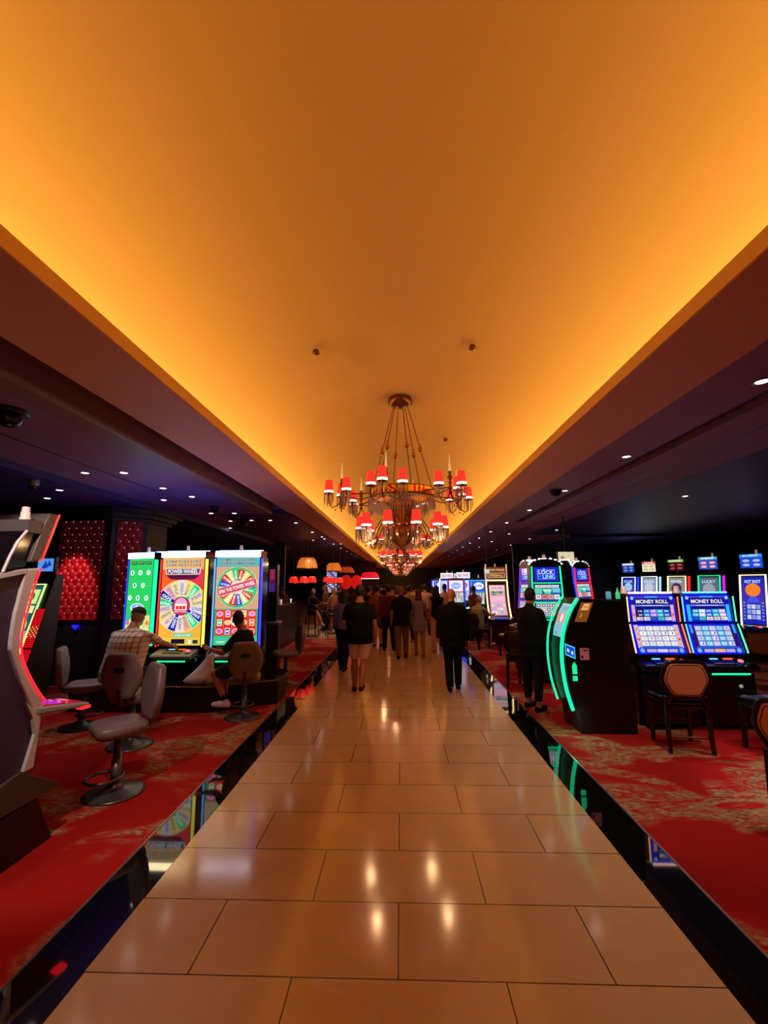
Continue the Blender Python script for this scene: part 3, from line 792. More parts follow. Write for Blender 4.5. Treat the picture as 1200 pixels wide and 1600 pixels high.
    nm = {'tee': 'shirt', 'polo': 'shirt', 'long': 'shirt', 'jacket': 'jacket', 'tank': 'top', 'vest': 'vest', 'dress': 'dress', 'none': 'top'}[kind]
    b.build(nm, tm, T, remesh=vt)
    bk, bc = bottom
    if bk != 'none':
        b = MB()
        if bk in ('skirt', 'dressskirt'):
            rr = []
            zt = 1.04; zb = {'skirt': 0.66, 'dressskirt': 0.62}[bk]
            for u in (0, 0.25, 0.5, 0.75, 1):
                z = zt + (zb - zt) * u
                c = V((0, 0, z)) * k + O
                rr.append(ering(c, (0.155 + 0.03 * u + 0.02 * math.sin(u * PI)) * g * k + 0.012, (0.115 + 0.035 * u) * k * g + 0.012, X, Yv, 20))
            b.loft(rr)
        else:
            b.loft(torso_rings(0.014, 0.84, 1.03 if hip_z is None else 1.06))
            for (hp, kn, an, ft, tw), sd in zip(L, (-1, 1)):
                gt = 1 + (g - 1) * .7
                if bk == 'shorts':
                    limb(b, [hp + O, hp.lerp(kn, 0.4) + O, hp.lerp(kn, 0.78) + O], [0.104 * k * gt, 0.104 * k * gt, 0.094 * k])
                elif bk == 'cropped':
                    limb(b, [hp + O, hp.lerp(kn, 0.4) + O, kn + O, kn.lerp(an, 0.4) + O, kn.lerp(an, 0.8) + O], [0.102 * k * gt, 0.098 * k * gt, 0.078 * k, 0.07 * k, 0.058 * k])
                else:
                    limb(b, [hp + O, hp.lerp(kn, 0.4) + O, kn + O, kn.lerp(an, 0.4) + O, kn.lerp(an, 0.97) + O], [0.102 * k * gt, 0.098 * k * gt, 0.078 * k, 0.074 * k, 0.066 * k])
        b.build({'shorts': 'shorts', 'skirt': 'skirt', 'dressskirt': 'dress_skirt'}.get(bk, 'trousers'), cloth_mat(bc), T, remesh=vt)
    for (hp, kn, an, ft, tw), sd in zip(L, (-1, 1)):
        b = MB()
        fd = Matrix.Rotation(tw, 3, 'Z') @ V((0, math.cos(ft), math.sin(ft)))
        ud = V((0, 0, 1)) * math.cos(ft) - Matrix.Rotation(tw, 3, 'Z') @ V((0, 1, 0)) * math.sin(ft)
        sole = []
        base = an - ud * 0.055 * k
        sx = fd.cross(ud)
        for u, wd in ((-0.075, 0.03), (-0.05, 0.04), (0.03, 0.042), (0.10, 0.05), (0.17, 0.044), (0.205, 0.022)):
            hh = 0.034 if u > 0.1 else 0.05
            sole.append([base + fd * u * k + sx * wd * k * math.cos(q) + ud * hh * k * math.sin(q) * (0.8 if math.sin(q) < 0 else 1.0) + O for q in [2 * PI * j / 12 for j in range(12)]])
        b.loft(sole)
        if socks is not None: limb(b, [an + O, an - ud * 0.04 * k + O], [0.046 * k, 0.048 * k], 8)
        b.build('shoe', cloth_mat(shoes), T, remesh=min(vt, 0.012))
        if socks:
            b = MB(); limb(b, [an.lerp(kn, 0.26) + O, an.lerp(kn, 0.05) + O], [0.046 * k, 0.042 * k], 10); b.build('sock', cloth_mat(socks), T)
    # ---- hair
    hk, hcol = hair
    hm = mat('hair_' + hcol, hcol, 0.6)
    if hk != 'bald':
        b = MB()
        b.ball(H((0, -0.016, 0.022)), (0.083 * k, 0.095 * k, 0.108 * k), 16, 12, Mh)
        b.ball(H((0, -0.035, -0.025)), (0.075 * k, 0.064 * k, 0.072 * k), 14, 10, Mh)
        if hk == 'long':
            c0, c1, c2 = H((0, -0.045, 0.0)), H((0, -0.075, -0.14)), H((0, -0.085, -0.30)); c3 = H((0, -0.085, -0.40))
            hy = Mh @ Yv
            b.loft([ering(c0, 0.084 * k, 0.06 * k, X, hy), ering(c1, 0.10 * k, 0.05 * k, X, hy), ering(c2, 0.095 * k, 0.04 * k, X, hy), ering(c3, 0.05 * k, 0.02 * k, X, hy)])
        if hk == 'bun': b.ball(H((0, -0.09, 0.07)), 0.045 * k, 10, 8)
        if hk == 'cap': pass
        b.build('hair', hm, T, remesh=vox)
        if hk == 'cap':
            b = MB(); b.ball(H((0, -0.004, 0.052)), (0.091 * k, 0.105 * k, 0.085 * k), 18, 12, Mh); b.ball(H((0, 0.10, 0.045)), (0.07 * k, 0.07 * k, 0.010 * k), 12, 6, Mh)
            b.build('cap', cloth_mat('#3a3436'), T, remesh=vox)
    return T, dict(A=A, L=L, O=O, H=H, k=k)

# ---- the walkers (backs to us, walking up the hall)
P_ = []
W1 = ((20, 6, 2), (-14, 24, 2)); W2 = ((-15, 26, 2), (20, 6, 2)); S1 = ((2, 2, 3), (-3, 3, 3))
p, q_ = person('man in black T-shirt and pale pink shorts walking away, nearest on the walkway', -0.72, 7.85, R(3), 1.76, legs=((8, 4, 0, 4), (-8, 34, -1, -6)), arms=((4, 16, 70, 25), (-14, 12, 12)), lean=0.02,
       top=('tee', '#0b0b10'), bottom=('shorts', '#d8a8b0'), shoes='#2c1418', girth=1.22, skin='#a8603f', socks=None)
p, q_ = person('bald man in a black suit walking away, nearest on the right of the walkway', 0.89, 7.98, R(-3), 1.70, legs=((-10, 22, 0), (12, 4, 0)), arms=((10, 8, 16), (-12, 10, 14)),
       top=('jacket', '#0a0a0d'), bottom=('trousers', '#09090c'), hair=('bald', '#000000'), girth=1.20, skin='#c07a58')
p, _ = person('woman in black top, cropped trousers and flat shoes standing at the green-framed machines', 1.93, 6.88, R(-48), 1.70, legs=((4, 4, 3), (-3, 4, 2)), arms=((26, 10, 40, 10), (20, 8, 60, 10)), lean=0.04,
       top=('jacket', '#0c0a0e'), bottom=('cropped', '#1a0e12'), hair=('short', '#0a0708'), skin='#a86a50', girth=1.1, shoes='#0a080a', female=True)
person('man in black shirt and tan trousers walking behind the couple', 0.01, 11.1, R(4), 1.72, legs=((-10, 20, 2), (12, 4, 2)), arms=((-10, 10, 8), (10, 10, 12)), top=('polo', '#0b0a0e'), bottom=('trousers', '#6a4a34'), hair=('bald', '#20120c'), girth=1.12, skin='#8a4a30', vox=0.014)
person('woman in short lavender dress with long brown hair walking away', 0.45, 11.55, R(-5), 1.62, legs=((10, 4, 1), (-8, 14, 1)), arms=((-4, 8, 10), (6, 10, 40)), top=('tank', '#8c7896'), bottom=('dressskirt', '#8c7896'), hair=('long', '#4a2418'), girth=0.95, skin='#9a5638', female=True, shoes='#8a4a38', vox=0.014)
person('man in maroon shirt and black trousers walking left of the tan trousers', -0.34, 12.25, R(6), 1.74, legs=((12, 4, 2), (-12, 24, 2)), top=('long', '#5a1818'), bottom=('trousers', '#0c0a0c'), girth=1.1, vox=0.016)
person('woman with long black hair, black vest and pale pink trousers beside the suited man', 0.95, 12.15, R(2), 1.70, legs=((-8, 12, 2), (12, 4, 2)), top=('vest', '#0c0a0c'), bottom=('trousers', '#c89088'), hair=('long', '#0c0808'), female=True, vox=0.015, shoes='#b0705c')
person('man in orange-brown shirt half hidden behind the man in shorts', -0.68, 13.0, R(0), 1.74, top=('tee', '#8a4420'), bottom=('shorts', '#3a2018'), hair=('short', '#1a0e0a'), girth=1.15, vox=0.018)
person('woman in lavender shirt with dark hair walking left of the man in shorts', -1.22, 9.6, R(-8), 1.68, top=('long', '#6a5a84'), bottom=('trousers', '#0c0a0c'), hair=('long', '#0e0808'), female=True, vox=0.015, arms=((4, 10, 20), (30, 12, 60)))
person('man in pink-white shirt behind the woman in pink trousers', 0.84, 15.6, R(0), 1.74, top=('long', '#d8a49c'), bottom=('trousers', '#16101a'), vox=0.018)
person('dark-haired man in bright white shirt before the blue machines', 1.45, 14.9, R(6), 1.75, top=('tee', '#e0b4a8'), bottom=('trousers', '#16101a'), vox=0.018)
person('person in beige top behind the man in tan trousers', 0.24, 14.4, R(0), 1.70, top=('tee', '#b08468'), bottom=('trousers', '#1a1216'), hair=('short', '#140a0a'), vox=0.018)
person('brown-shirted person standing behind the nearest gold-framed machine', 2.32, 14.35, R(30), 1.66, top=('long', '#8a5030'), bottom=('trousers', '#20141a'), vox=0.018, legs=S1)
# ---- the distant crowd
tops = ['#101018', '#1c1218', '#2a1a16', '#5a2420', '#7a6a5c', '#a06a50', '#15101c', '#30202a', '#0c0c10', '#8a3a30', '#c0a48c']
words = {'#101018': 'black', '#1c1218': 'very dark', '#2a1a16': 'dark brown', '#5a2420': 'rust', '#7a6a5c': 'grey-beige', '#a06a50': 'tan', '#15101c': 'inky', '#30202a': 'plum', '#0c0c10': 'jet black', '#8a3a30': 'brick red', '#c0a48c': 'cream'}
rc = random.Random(11)
spots = [(-1.05, 14.6), (-0.15, 15.9), (-0.9, 17.0), (0.5, 17.3), (1.25, 18.2), (-0.35, 18.6), (-1.3, 19.6), (0.15, 20.2), (0.95, 21.0), (-0.8, 21.8), (0.5, 23.3), (-0.2, 24.2), (-1.1, 25.2), (1.2, 25.6), (0.7, 28.0), (-0.6, 28.6), (0.05, 31.0), (-1.0, 33.0), (1.0, 33.6), (0.4, 37.0), (-0.4, 38.0)]
for i, (x, y) in enumerate(spots):
    c = tops[(i * 3 + 1) % len(tops)]; f = i % 3 == 1
    side = 'left half' if x < -0.3 else 'right half' if x > 0.4 else 'middle'
    dist = 'near' if y < 18 else 'midway in' if y < 25 else 'far back in'
    person('distant walker in %s top, %s of the walkway, %s the crowd' % (words[c], side, dist), x, y, R(rc.uniform(-15, 15)), rc.uniform(1.62, 1.76), legs=W1 if i % 2 else W2,
           top=(rc.choice(['tee', 'long']), c), bottom=(rc.choice(['trousers', 'shorts', 'trousers']), rc.choice(['#101016', '#1a1216', '#4a382c'])), hair=('long' if f else 'short', rc.choice(['#0e0808', '#2a1610', '#1a0e0a'])),
           skin=rc.choice(['#a0603e', '#8a4c32', '#b87858']), female=f, vox=0.022, group='walkers of the distant crowd on the walkway')
# ---- bar side
person('woman in black seated cross-legged on a bar stool', -3.12, 15.75, R(-150), 1.64, legs=((78, 70, 0, -6, 0), (92, 60, -12, 18, -20)), arms=((30, 4, 60, 30), (34, 4, 60, 30)), hip_z=0.82, lean=0.1, top=('long', '#0a090c'), bottom=('shorts', '#0a090c'), hair=('long', '#a06a3c'), female=True, skin='#c08058', shoes='#c08058', vox=0.016, head_pitch=25)
person('woman in tan top and brown skirt standing at the bar', -2.42, 16.2, R(60), 1.62, legs=S1, arms=((20, 8, 70, 20), (24, 8, 70, 20)), top=('tee', '#a8683a'), bottom=('skirt', '#4a3028'), hair=('long', '#8a5a30'), female=True, skin='#a8663e', vox=0.017, shoes='#8a4a30')
person('man in dark shirt with pale shoulder standing facing us by the bar', -2.32, 16.9, R(170), 1.74, legs=S1, top=('polo', '#17131c'), bottom=('trousers', '#0e0c12'), vox=0.018, skin='#b87050')
person('person with fair hair leaning over the bar behind the seated woman', -2.95, 17.6, R(100), 1.70, legs=S1, top=('tee', '#7a4a2a'), bottom=('trousers', '#141014'), hair=('long', '#7a4a28'), female=True, vox=0.018)
person('man in dark mauve shirt bent over the bar counter', -4.05, 15.9, R(70), 1.70, legs=S1, arms=((50, 8, 50, 20), (50, 8, 50, 20)), lean=0.35, top=('long', '#3a2030'), bottom=('trousers', '#141014'), vox=0.018)
# ---- seated players
person('old man in flat cap and pale plaid shirt playing the left wheel machines', -3.60, 5.78, R(-4), 1.80, legs=((84, 78, 10), (80, 76, 12)), arms=((42, 12, 40, 20), (62, 24, 10, 0)), lean=0.34, hip_z=0.70, top=('tee', 'plaid'), bottom=('trousers', '#2a2430'), hair=('cap', '#9a8878'), girth=1.42, skin='#c08a70', head_pitch=4, head_turn=14)
person('young man in black T-shirt and shorts seated sideways at the right wheel machine', -2.18, 6.42, R(80), 1.70, legs=((84, 112, 8, 6), (80, 80, 2, -6)), arms=((38, 10, 62, 14), (30, 8, 66, 14)), lean=0.22, hip_z=0.65, top=('tee', '#0a0a0d'), bottom=('shorts', '#2c2630'), hair=('short', '#180c0c'), girth=1.06, skin='#b06a4c', shoes='#d8b8c0', socks='#0a0a0c', head_turn=-55)
person('grey-haired man in olive T-shirt seated at the gold-framed machine', 2.12, 12.75, R(-50), 1.70, legs=((80, 80, 6), (80, 82, 6)), arms=((50, 8, 40, 10), (50, 8, 40, 10)), lean=0.15, hip_z=0.62, top=('tee', '#9a9068'), bottom=('shorts', '#5a3c34'), hair=('short', '#9a8c84'), girth=1.15, vox=0.015, skin='#b87c62', shoes='#d0c0bc')

# ================================================================== SEATS
def rounded_poly(pts, r=0.03, n=4):
    out = []; m = len(pts)
    for i in range(m):
        p, a, c = V((*pts[i], 0)), V((*pts[i - 1], 0)), V((*pts[(i + 1) % m], 0))
        u, w_ = (a - p), (c - p); rr = min(r, u.length * .45, w_.length * .45)
        p0, p1 = p + u.normalized() * rr, p + w_.normalized() * rr
        for j in range(n + 1):
            t = j / n; q = p0 * (1 - t) ** 2 + p * 2 * t * (1 - t) + p1 * t * t; out.append((q.x, q.y))
    return out

def pad(b, poly, depth, curve=0.0, M=None, puff=0.016):
    """upholstered pad: outline in x,z extruded along y, bulging and slightly curved"""
    cx = sum(p[0] for p in poly) / len(poly); cz = sum(p[1] for p in poly) / len(poly)
    rings = []
    for yy, sc in ((-depth / 2, 0.80), (-depth / 2 + 0.004, 0.92), (-depth / 4, 0.995), (0, 1.0), (depth / 4, 0.995), (depth / 2 - 0.004, 0.92), (depth / 2, 0.80)):
        ring = []
        for x, z in poly:
            X_, Z_ = cx + (x - cx) * sc, cz + (z - cz) * sc
            p = V((X_, yy + curve * (X_ - cx) ** 2, Z_))
            ring.append(M @ p if M else p)
        rings.append(ring)
    b.loft(rings)

def stool_back(name, parent, m, tilt=0.10, y=-0.22, z0=0.56, slot=True):
    M = Matrix.Translation((0, y, z0)) @ Matrix.Rotation(tilt, 4, 'X')
    poly = rounded_poly([(-0.13, 0.0), (0.13, 0.0), (0.225, 0.17), (0.235, 0.30), (0.155, 0.50), (-0.155, 0.50), (-0.235, 0.30), (-0.225, 0.17)], 0.045)
    b = MB(); pad(b, poly, 0.085, curve=0.35, M=M)
    o = b.build(name, m, parent)
    if slot:
        b = MB(); p2 = rounded_poly([(-0.062, 0.30), (0.062, 0.30), (0.062, 0.355), (-0.062, 0.355)], 0.02)
        M2 = M @ Matrix.Translation((0, -0.043, 0)); pad(b, p2, 0.014, M=M2); b.build('hand_slot', M_BLACK, o)
        b = MB(); p3 = rounded_poly([(-0.11, 0.36), (0.11, 0.36), (0.12, 0.43), (0.09, 0.475), (-0.09, 0.475), (-0.12, 0.43)], 0.03)
        M3 = M @ Matrix.Translation((0, 0.045, 0)); pad(b, p3, 0.014, M=M3); b.build('head_cushion', m, o)
    return o

def casino_stool(label, x, y, rotz, group='grey swivel slot stools', seat_h=0.56):
    """faces +y"""
    t = thing('slot_stool', label, 'stool', (x, y, 0), rotz, group)
    b = MB(); b.lathe([(0.245, 0.0), (0.25, 0.012), (0.22, 0.022), (0.10, 0.045), (0.05, 0.075), (0.045, 0.09)], 32); b.build('base', M_GREYM, t)
    b = MB(); b.lathe([(0.042, 0.06), (0.042, 0.30), (0.036, 0.30), (0.036, seat_h - 0.12)], 18); b.box(-0.1, 0.1, -0.1, 0.1, seat_h - 0.13, seat_h - 0.10); b.build('post', M_GREYM, t)
    b = MB(); pts = [(0.14 * math.cos(a), 0.09 + 0.15 * math.sin(a), 0.15) for a in [2 * PI * i / 24 for i in range(24)]]
    b.tube(pts, 0.013, 8, closed=True); b.build('foot_ring', M_GREYM, t)
    b = MB()
    poly = rounded_poly([(-0.20, -0.20), (0.20, -0.20), (0.235, 0.05), (0.20, 0.22), (-0.20, 0.22), (-0.235, 0.05)], 0.09)
    rings = []
    for z, sc in ((-0.11, 0.80), (-0.10, 0.90), (-0.06, 0.99), (-0.03, 1.0), (-0.008, 0.95), (0.004, 0.80), (0.006, 0.4)):
        rings.append([(px * sc, py * sc, seat_h + z) for px, py in poly])
    b.loft(rings); b.build('seat', M_GREYL, t)
    b = MB(); b.tube([(0, -0.10, seat_h - 0.115), (0, -0.21, seat_h - 0.10), (0, -0.27, seat_h - 0.04), (0, -0.29, seat_h + 0.08)], 0.03, 8); b.build('back_bracket', M_GREYM, t)
    stool_back('backrest', t, M_GREYL, y=-0.25, z0=seat_h - 0.03)
    return t
casino_stool('empty grey stool in the left foreground, tall back nearest the walkway', -2.585, 4.20, R(136), seat_h=0.61)
casino_stool('grey stool with slotted back standing behind the old man in the cap', -3.16, 5.36, R(0), seat_h=0.60)
casino_stool('grey stool half lost in shadow left of the old man, side-on below the red column', -4.22, 6.0, R(-64))
casino_stool('grey slotted stool on which the young man in black sits', -2.22, 6.44, R(20), seat_h=0.58)
casino_stool('empty grey stool beyond the right wheel machine, before the bar', -2.14, 8.42, R(118), seat_h=0.60)

def slot_chair(label, x, y, rotz, group='black wooden slot chairs with tan hexagonal backs', back=M_TANL, seat=M_BLACKG):
    """faces +y, seat 0.56"""
    t = thing('slot_chair', label, 'chair', (x, y, 0), rotz, group)
    for sx, sy, top in ((-1, -1, 0.58), (1, -1, 0.58), (-1, 1, 0.46), (1, 1, 0.46)):
        b = MB(); b.loft([[(sx * (0.215 if sy < 0 else 0.20) + ax * 0.018, sy * 0.21 + (0 if sy > 0 else -0.02) + ay * 0.018, 0) for ax, ay in ((-1, -1), (1, -1), (1, 1), (-1, 1))],
                          [(sx * 0.205 + ax * 0.024, sy * 0.20 + ay * 0.024, top) for ax, ay in ((-1, -1), (1, -1), (1, 1), (-1, 1))]], smooth=False)
        b.build('leg', M_WOODK, t, bevel=0.004)
    for sy, z in ((-1, 0.16), (1, 0.24)):
        b = MB(); b.tube([(-0.20, sy * 0.205, z), (0.20, sy * 0.205, z)], 0.010, 8); b.build('foot_rail', M_BRASS, t)
    b = MB(); b.box(-0.215, 0.215, -0.215, 0.215, 0.44, 0.485); b.build('seat_frame', M_WOODK, t, bevel=0.006)
    b = MB(); poly = rounded_poly([(-0.22, -0.21), (0.22, -0.21), (0.235, 0.22), (-0.235, 0.22)], 0.05)
    b.loft([[(px * sc, py * sc, z) for px, py in poly] for z, sc in ((0.485, 0.94), (0.50, 1.0), (0.53, 1.0), (0.55, 0.94), (0.556, 0.7))]); b.build('seat', seat, t)
    M = Matrix.Translation((0, -0.235, 0.575)) @ Matrix.Rotation(0.10, 4, 'X')
    hexp = [(-0.155, 0.0), (0.155, 0.0), (0.255, 0.19), (0.185, 0.385), (-0.185, 0.385), (-0.255, 0.19)]
    hp = rounded_poly(hexp, 0.06)
    b = MB(); b.tube([M @ V((px, 0, pz)) for px, pz in hp], 0.024, 8, closed=True); bf = b.build('back_frame', M_WOODK, t)
    b = MB(); b.tube([(-0.19, -0.215, 0.50), M @ V((-0.16, 0, 0.02))], 0.02, 6); b.tube([(0.19, -0.215, 0.50), M @ V((0.16, 0, 0.02))], 0.02, 6)
    b.build('back_support', M_WOODK, bf)
    b = MB(); pad(b, [(px * 0.93, 0.19 + (pz - 0.19) * 0.93) for px, pz in hp], 0.05, M=M); bp = b.build('back_pad', back, t)
    b = MB(); b.tube([M @ V((px * 0.83, -0.022, 0.19 + (pz - 0.19) * 0.83)) for px, pz in hp], 0.004, 6, closed=True); b.build('stitch_line', M_WOODK, bp)
    return t
slot_chair('black chair with tan six-sided back in front of the left blue-lit twin slot machine', 3.12, 5.42, R(-6))
slot_chair('black chair at the right edge of the photo, tan back turned half away', 4.06, 5.25, R(14))
slot_chair('nearest black chair cut off by the right edge, showing its dark curved frame', 3.03, 3.60, R(-60))
slot_chair('chair with pinkish back in front of the far right ball-picture machine', 6.22, 8.2, R(-30), back=mat('pink_leather', '#b08078', 0.5))
M_NAVY = mat('navy_vinyl', '#1a2048', 0.3)
slot_chair('dark chair with navy back standing empty near the woman in black', 2.72, 11.35, R(30), back=M_NAVY, seat=mat('pale_seat', '#b0a498', 0.4), group=None)
slot_chair('dark chair under the grey-haired man in olive shirt', 2.13, 12.72, R(-50), back=M_BLACK, group=None)
slot_chair('dark empty chair just behind the woman in black', 2.16, 8.2, R(-40), back=M_BLACK, group=None)

# ================================================================== SLOT MACHINES  (each faces -y before rotz, origin on the floor under its middle)
rs = random.Random(5)
SYM = ['#ff4fa8', '#3a6cff', '#ffd23a', '#38d878', '#ff7a2a', '#c04dff', '#f4f4ff', '#40d0ff']
def topper_lamp(t, x, y, z, s=1.0):
    b = MB(); b.lathe([(0.03 * s, 0), (0.03 * s, 0.02), (0.026 * s, 0.025), (0.026 * s, 0.06), (0.022 * s, 0.063), (0.022 * s, 0.095), (0.01, 0.10)], 12)
    o = b.build('service_lamp', mat('frosted_lamp', '#d8b8b8', 0.3, emit='#ffd8c8', es=0.25), t); o.location = (x, y, z); return o

def art_panel_values(a, x0, y0, x1, y1, n, m=2, cols=('#ffffff', '#302018')):
    for j in range(m):
        for i in range(n):
            w_, h_ = (x1 - x0) / n, (y1 - y0) / m
            a.rect(x0 + w_ * (i + .06), y0 + h_ * (j + .12), x0 + w_ * (i + .94), y0 + h_ * (j + .88), '#c8a878', 1)
            a.rect(x0 + w_ * (i + .10), y0 + h_ * (j + .25), x0 + w_ * (i + .90), y0 + h_ * (j + .75), cols[1], 2)
            a.text('$%d.%02d' % (rs.choice([50, 500, 1000, 25, 250]), rs.randint(0, 99)), x0 + w_ * (i + .5), y0 + h_ * (j + .5), w_ * .7, h_ * .42, cols[0], 3)

def art_wheel_a(w_, h_):   # big wheel cut by the screen edges
    a = Art(w_, h_, '#f2b43a')
    a.rect(0, h_ * .62, w_, h_, '#e8402c', 1); a.poly([(0, h_ * .62), (w_ * .5, h_ * .80), (0, h_)], '#ff6a20', 1); a.poly([(w_, h_ * .66), (w_, h_ * .9), (w_ * .6, h_ * .76)], '#e81878', 1)
    a.rect(0, h_ * .86, w_, h_, '#e8d080', 1)
    art_panel_values(a, w_ * .06, h_ * .895, w_ * .94, h_ * .975, 3)
    a.poly([(w_ * .08, h_ * .80), (w_ * .92, h_ * .80), (w_ * .78, h_ * .745), (w_ * .22, h_ * .745)], '#5a1440', 2)
    a.poly([(w_ * .07, h_ * .875), (w_ * .93, h_ * .875), (w_ * .90, h_ * .80), (w_ * .10, h_ * .80)], '#fff4e0', 2)
    a.poly([(w_ * .09, h_ * .869), (w_ * .91, h_ * .869), (w_ * .885, h_ * .806), (w_ * .115, h_ * .806)], '#7a4470', 3)
    a.text('POWER', w_ * .31, h_ * .838, w_ * .34, h_ * .048, '#ffffff', 4); a.text('WHEEL', w_ * .69, h_ * .838, w_ * .34, h_ * .048, '#ffffff', 4)
    a.disc(w_ * .5, h_ * .838, w_ * .035, '#30b0a0', 4, 12)
    cx, cy, r = w_ * .5, h_ * .44, w_ * .60
    def seg(r0, r1, a0, a1, col, L):
        # clip by screen sides, keeping only points inside
        pts = []
        k = 5
        for i in range(k + 1): pts.append((cx + r1 * math.cos(a0 + (a1 - a0) * i / k), cy + r1 * math.sin(a0 + (a1 - a0) * i / k)))
        pts += [(cx + r0 * math.cos(a1), cy + r0 * math.sin(a1)), (cx + r0 * math.cos(a0), cy + r0 * math.sin(a0))]
        a.poly([(min(max(px, 0.004), w_ - 0.004), py) for px, py in pts], col, L)
    a.poly([(min(max(cx + r * math.cos(q), 0), w_), cy + r * math.sin(q)) for q in [2 * PI * i / 40 for i in range(40)]], '#f8e0b0', 3)
    cols = ['#e8d8e8', '#f0e070', '#20e088', '#f0c8b8', '#f4e080', '#d8d8f0', '#1020b8', '#20e088', '#f0b080', '#e8dcd0', '#1020b8', '#f0d0c8', '#f0e070', '#e8c8d0', '#18d890', '#0a18a8', '#f0b0b8', '#f0e088']
    n = len(cols)
    for i, c in enumerate(cols):
        a0, a1 = PI / 2 - 2 * PI * (i - .45) / n, PI / 2 - 2 * PI * (i + .45) / n
        seg(r * .30, r * .97, a0, a1, c, 4)
        am = (a0 + a1) / 2; rm = r * .66
        px, py = cx + rm * math.cos(am), cy + rm * math.sin(am)
        if abs(px - cx) < w_ * .42:
            a.text(rs.choice(['1000', '500', 'MAJOR', '2500', 'BONUS', '77.56', '750']), px, py, r * .42, r * .12, '#ffffff' if c in ('#1020b8', '#20e088', '#18d890', '#0a18a8') else '#7878b0', 5, am)
    a.disc(cx, cy, w_ * .215, '#40283a', 5); a.disc(cx, cy, w_ * .20, '#d03060', 6); a.disc(cx, cy + w_ * .05, w_ * .14, '#e8a8c8', 7)
    a.rect(cx - w_ * .14, cy - w_ * .09, cx + w_ * .14, cy + w_ * .05, '#ffffff', 8)
    for q in (-1, 0, 1): a.rect(cx + (q * .08 - .035) * w_, cy - w_ * .075, cx + (q * .08 + .035) * w_, cy + w_ * .005, '#f02818', 9)
    a.text('MIXTURE', cx, cy - w_ * .125, w_ * .28, w_ * .04, '#ffd8e8', 9)
    a.rect(w_ * .36, h_ * .095, w_ * .82, h_ * .13, '#50c8c0', 9); a.text('LINES 50 BET', w_ * .59, h_ * .112, w_ * .40, h_ * .018, '#ffffff', 10)
    a.rect(0, 0, w_, h_ * .085, '#e8c848', 9); a.rect(w_ * .32, h_ * .018, w_ * .64, h_ * .07, '#181420', 10); a.rect(w_ * .72, h_ * .02, w_ * .79, h_ * .06, '#f0f0f0', 10); a.rect(w_ * .83, h_ * .02, w_ * .95, h_ * .06, '#303040', 10)
    return a

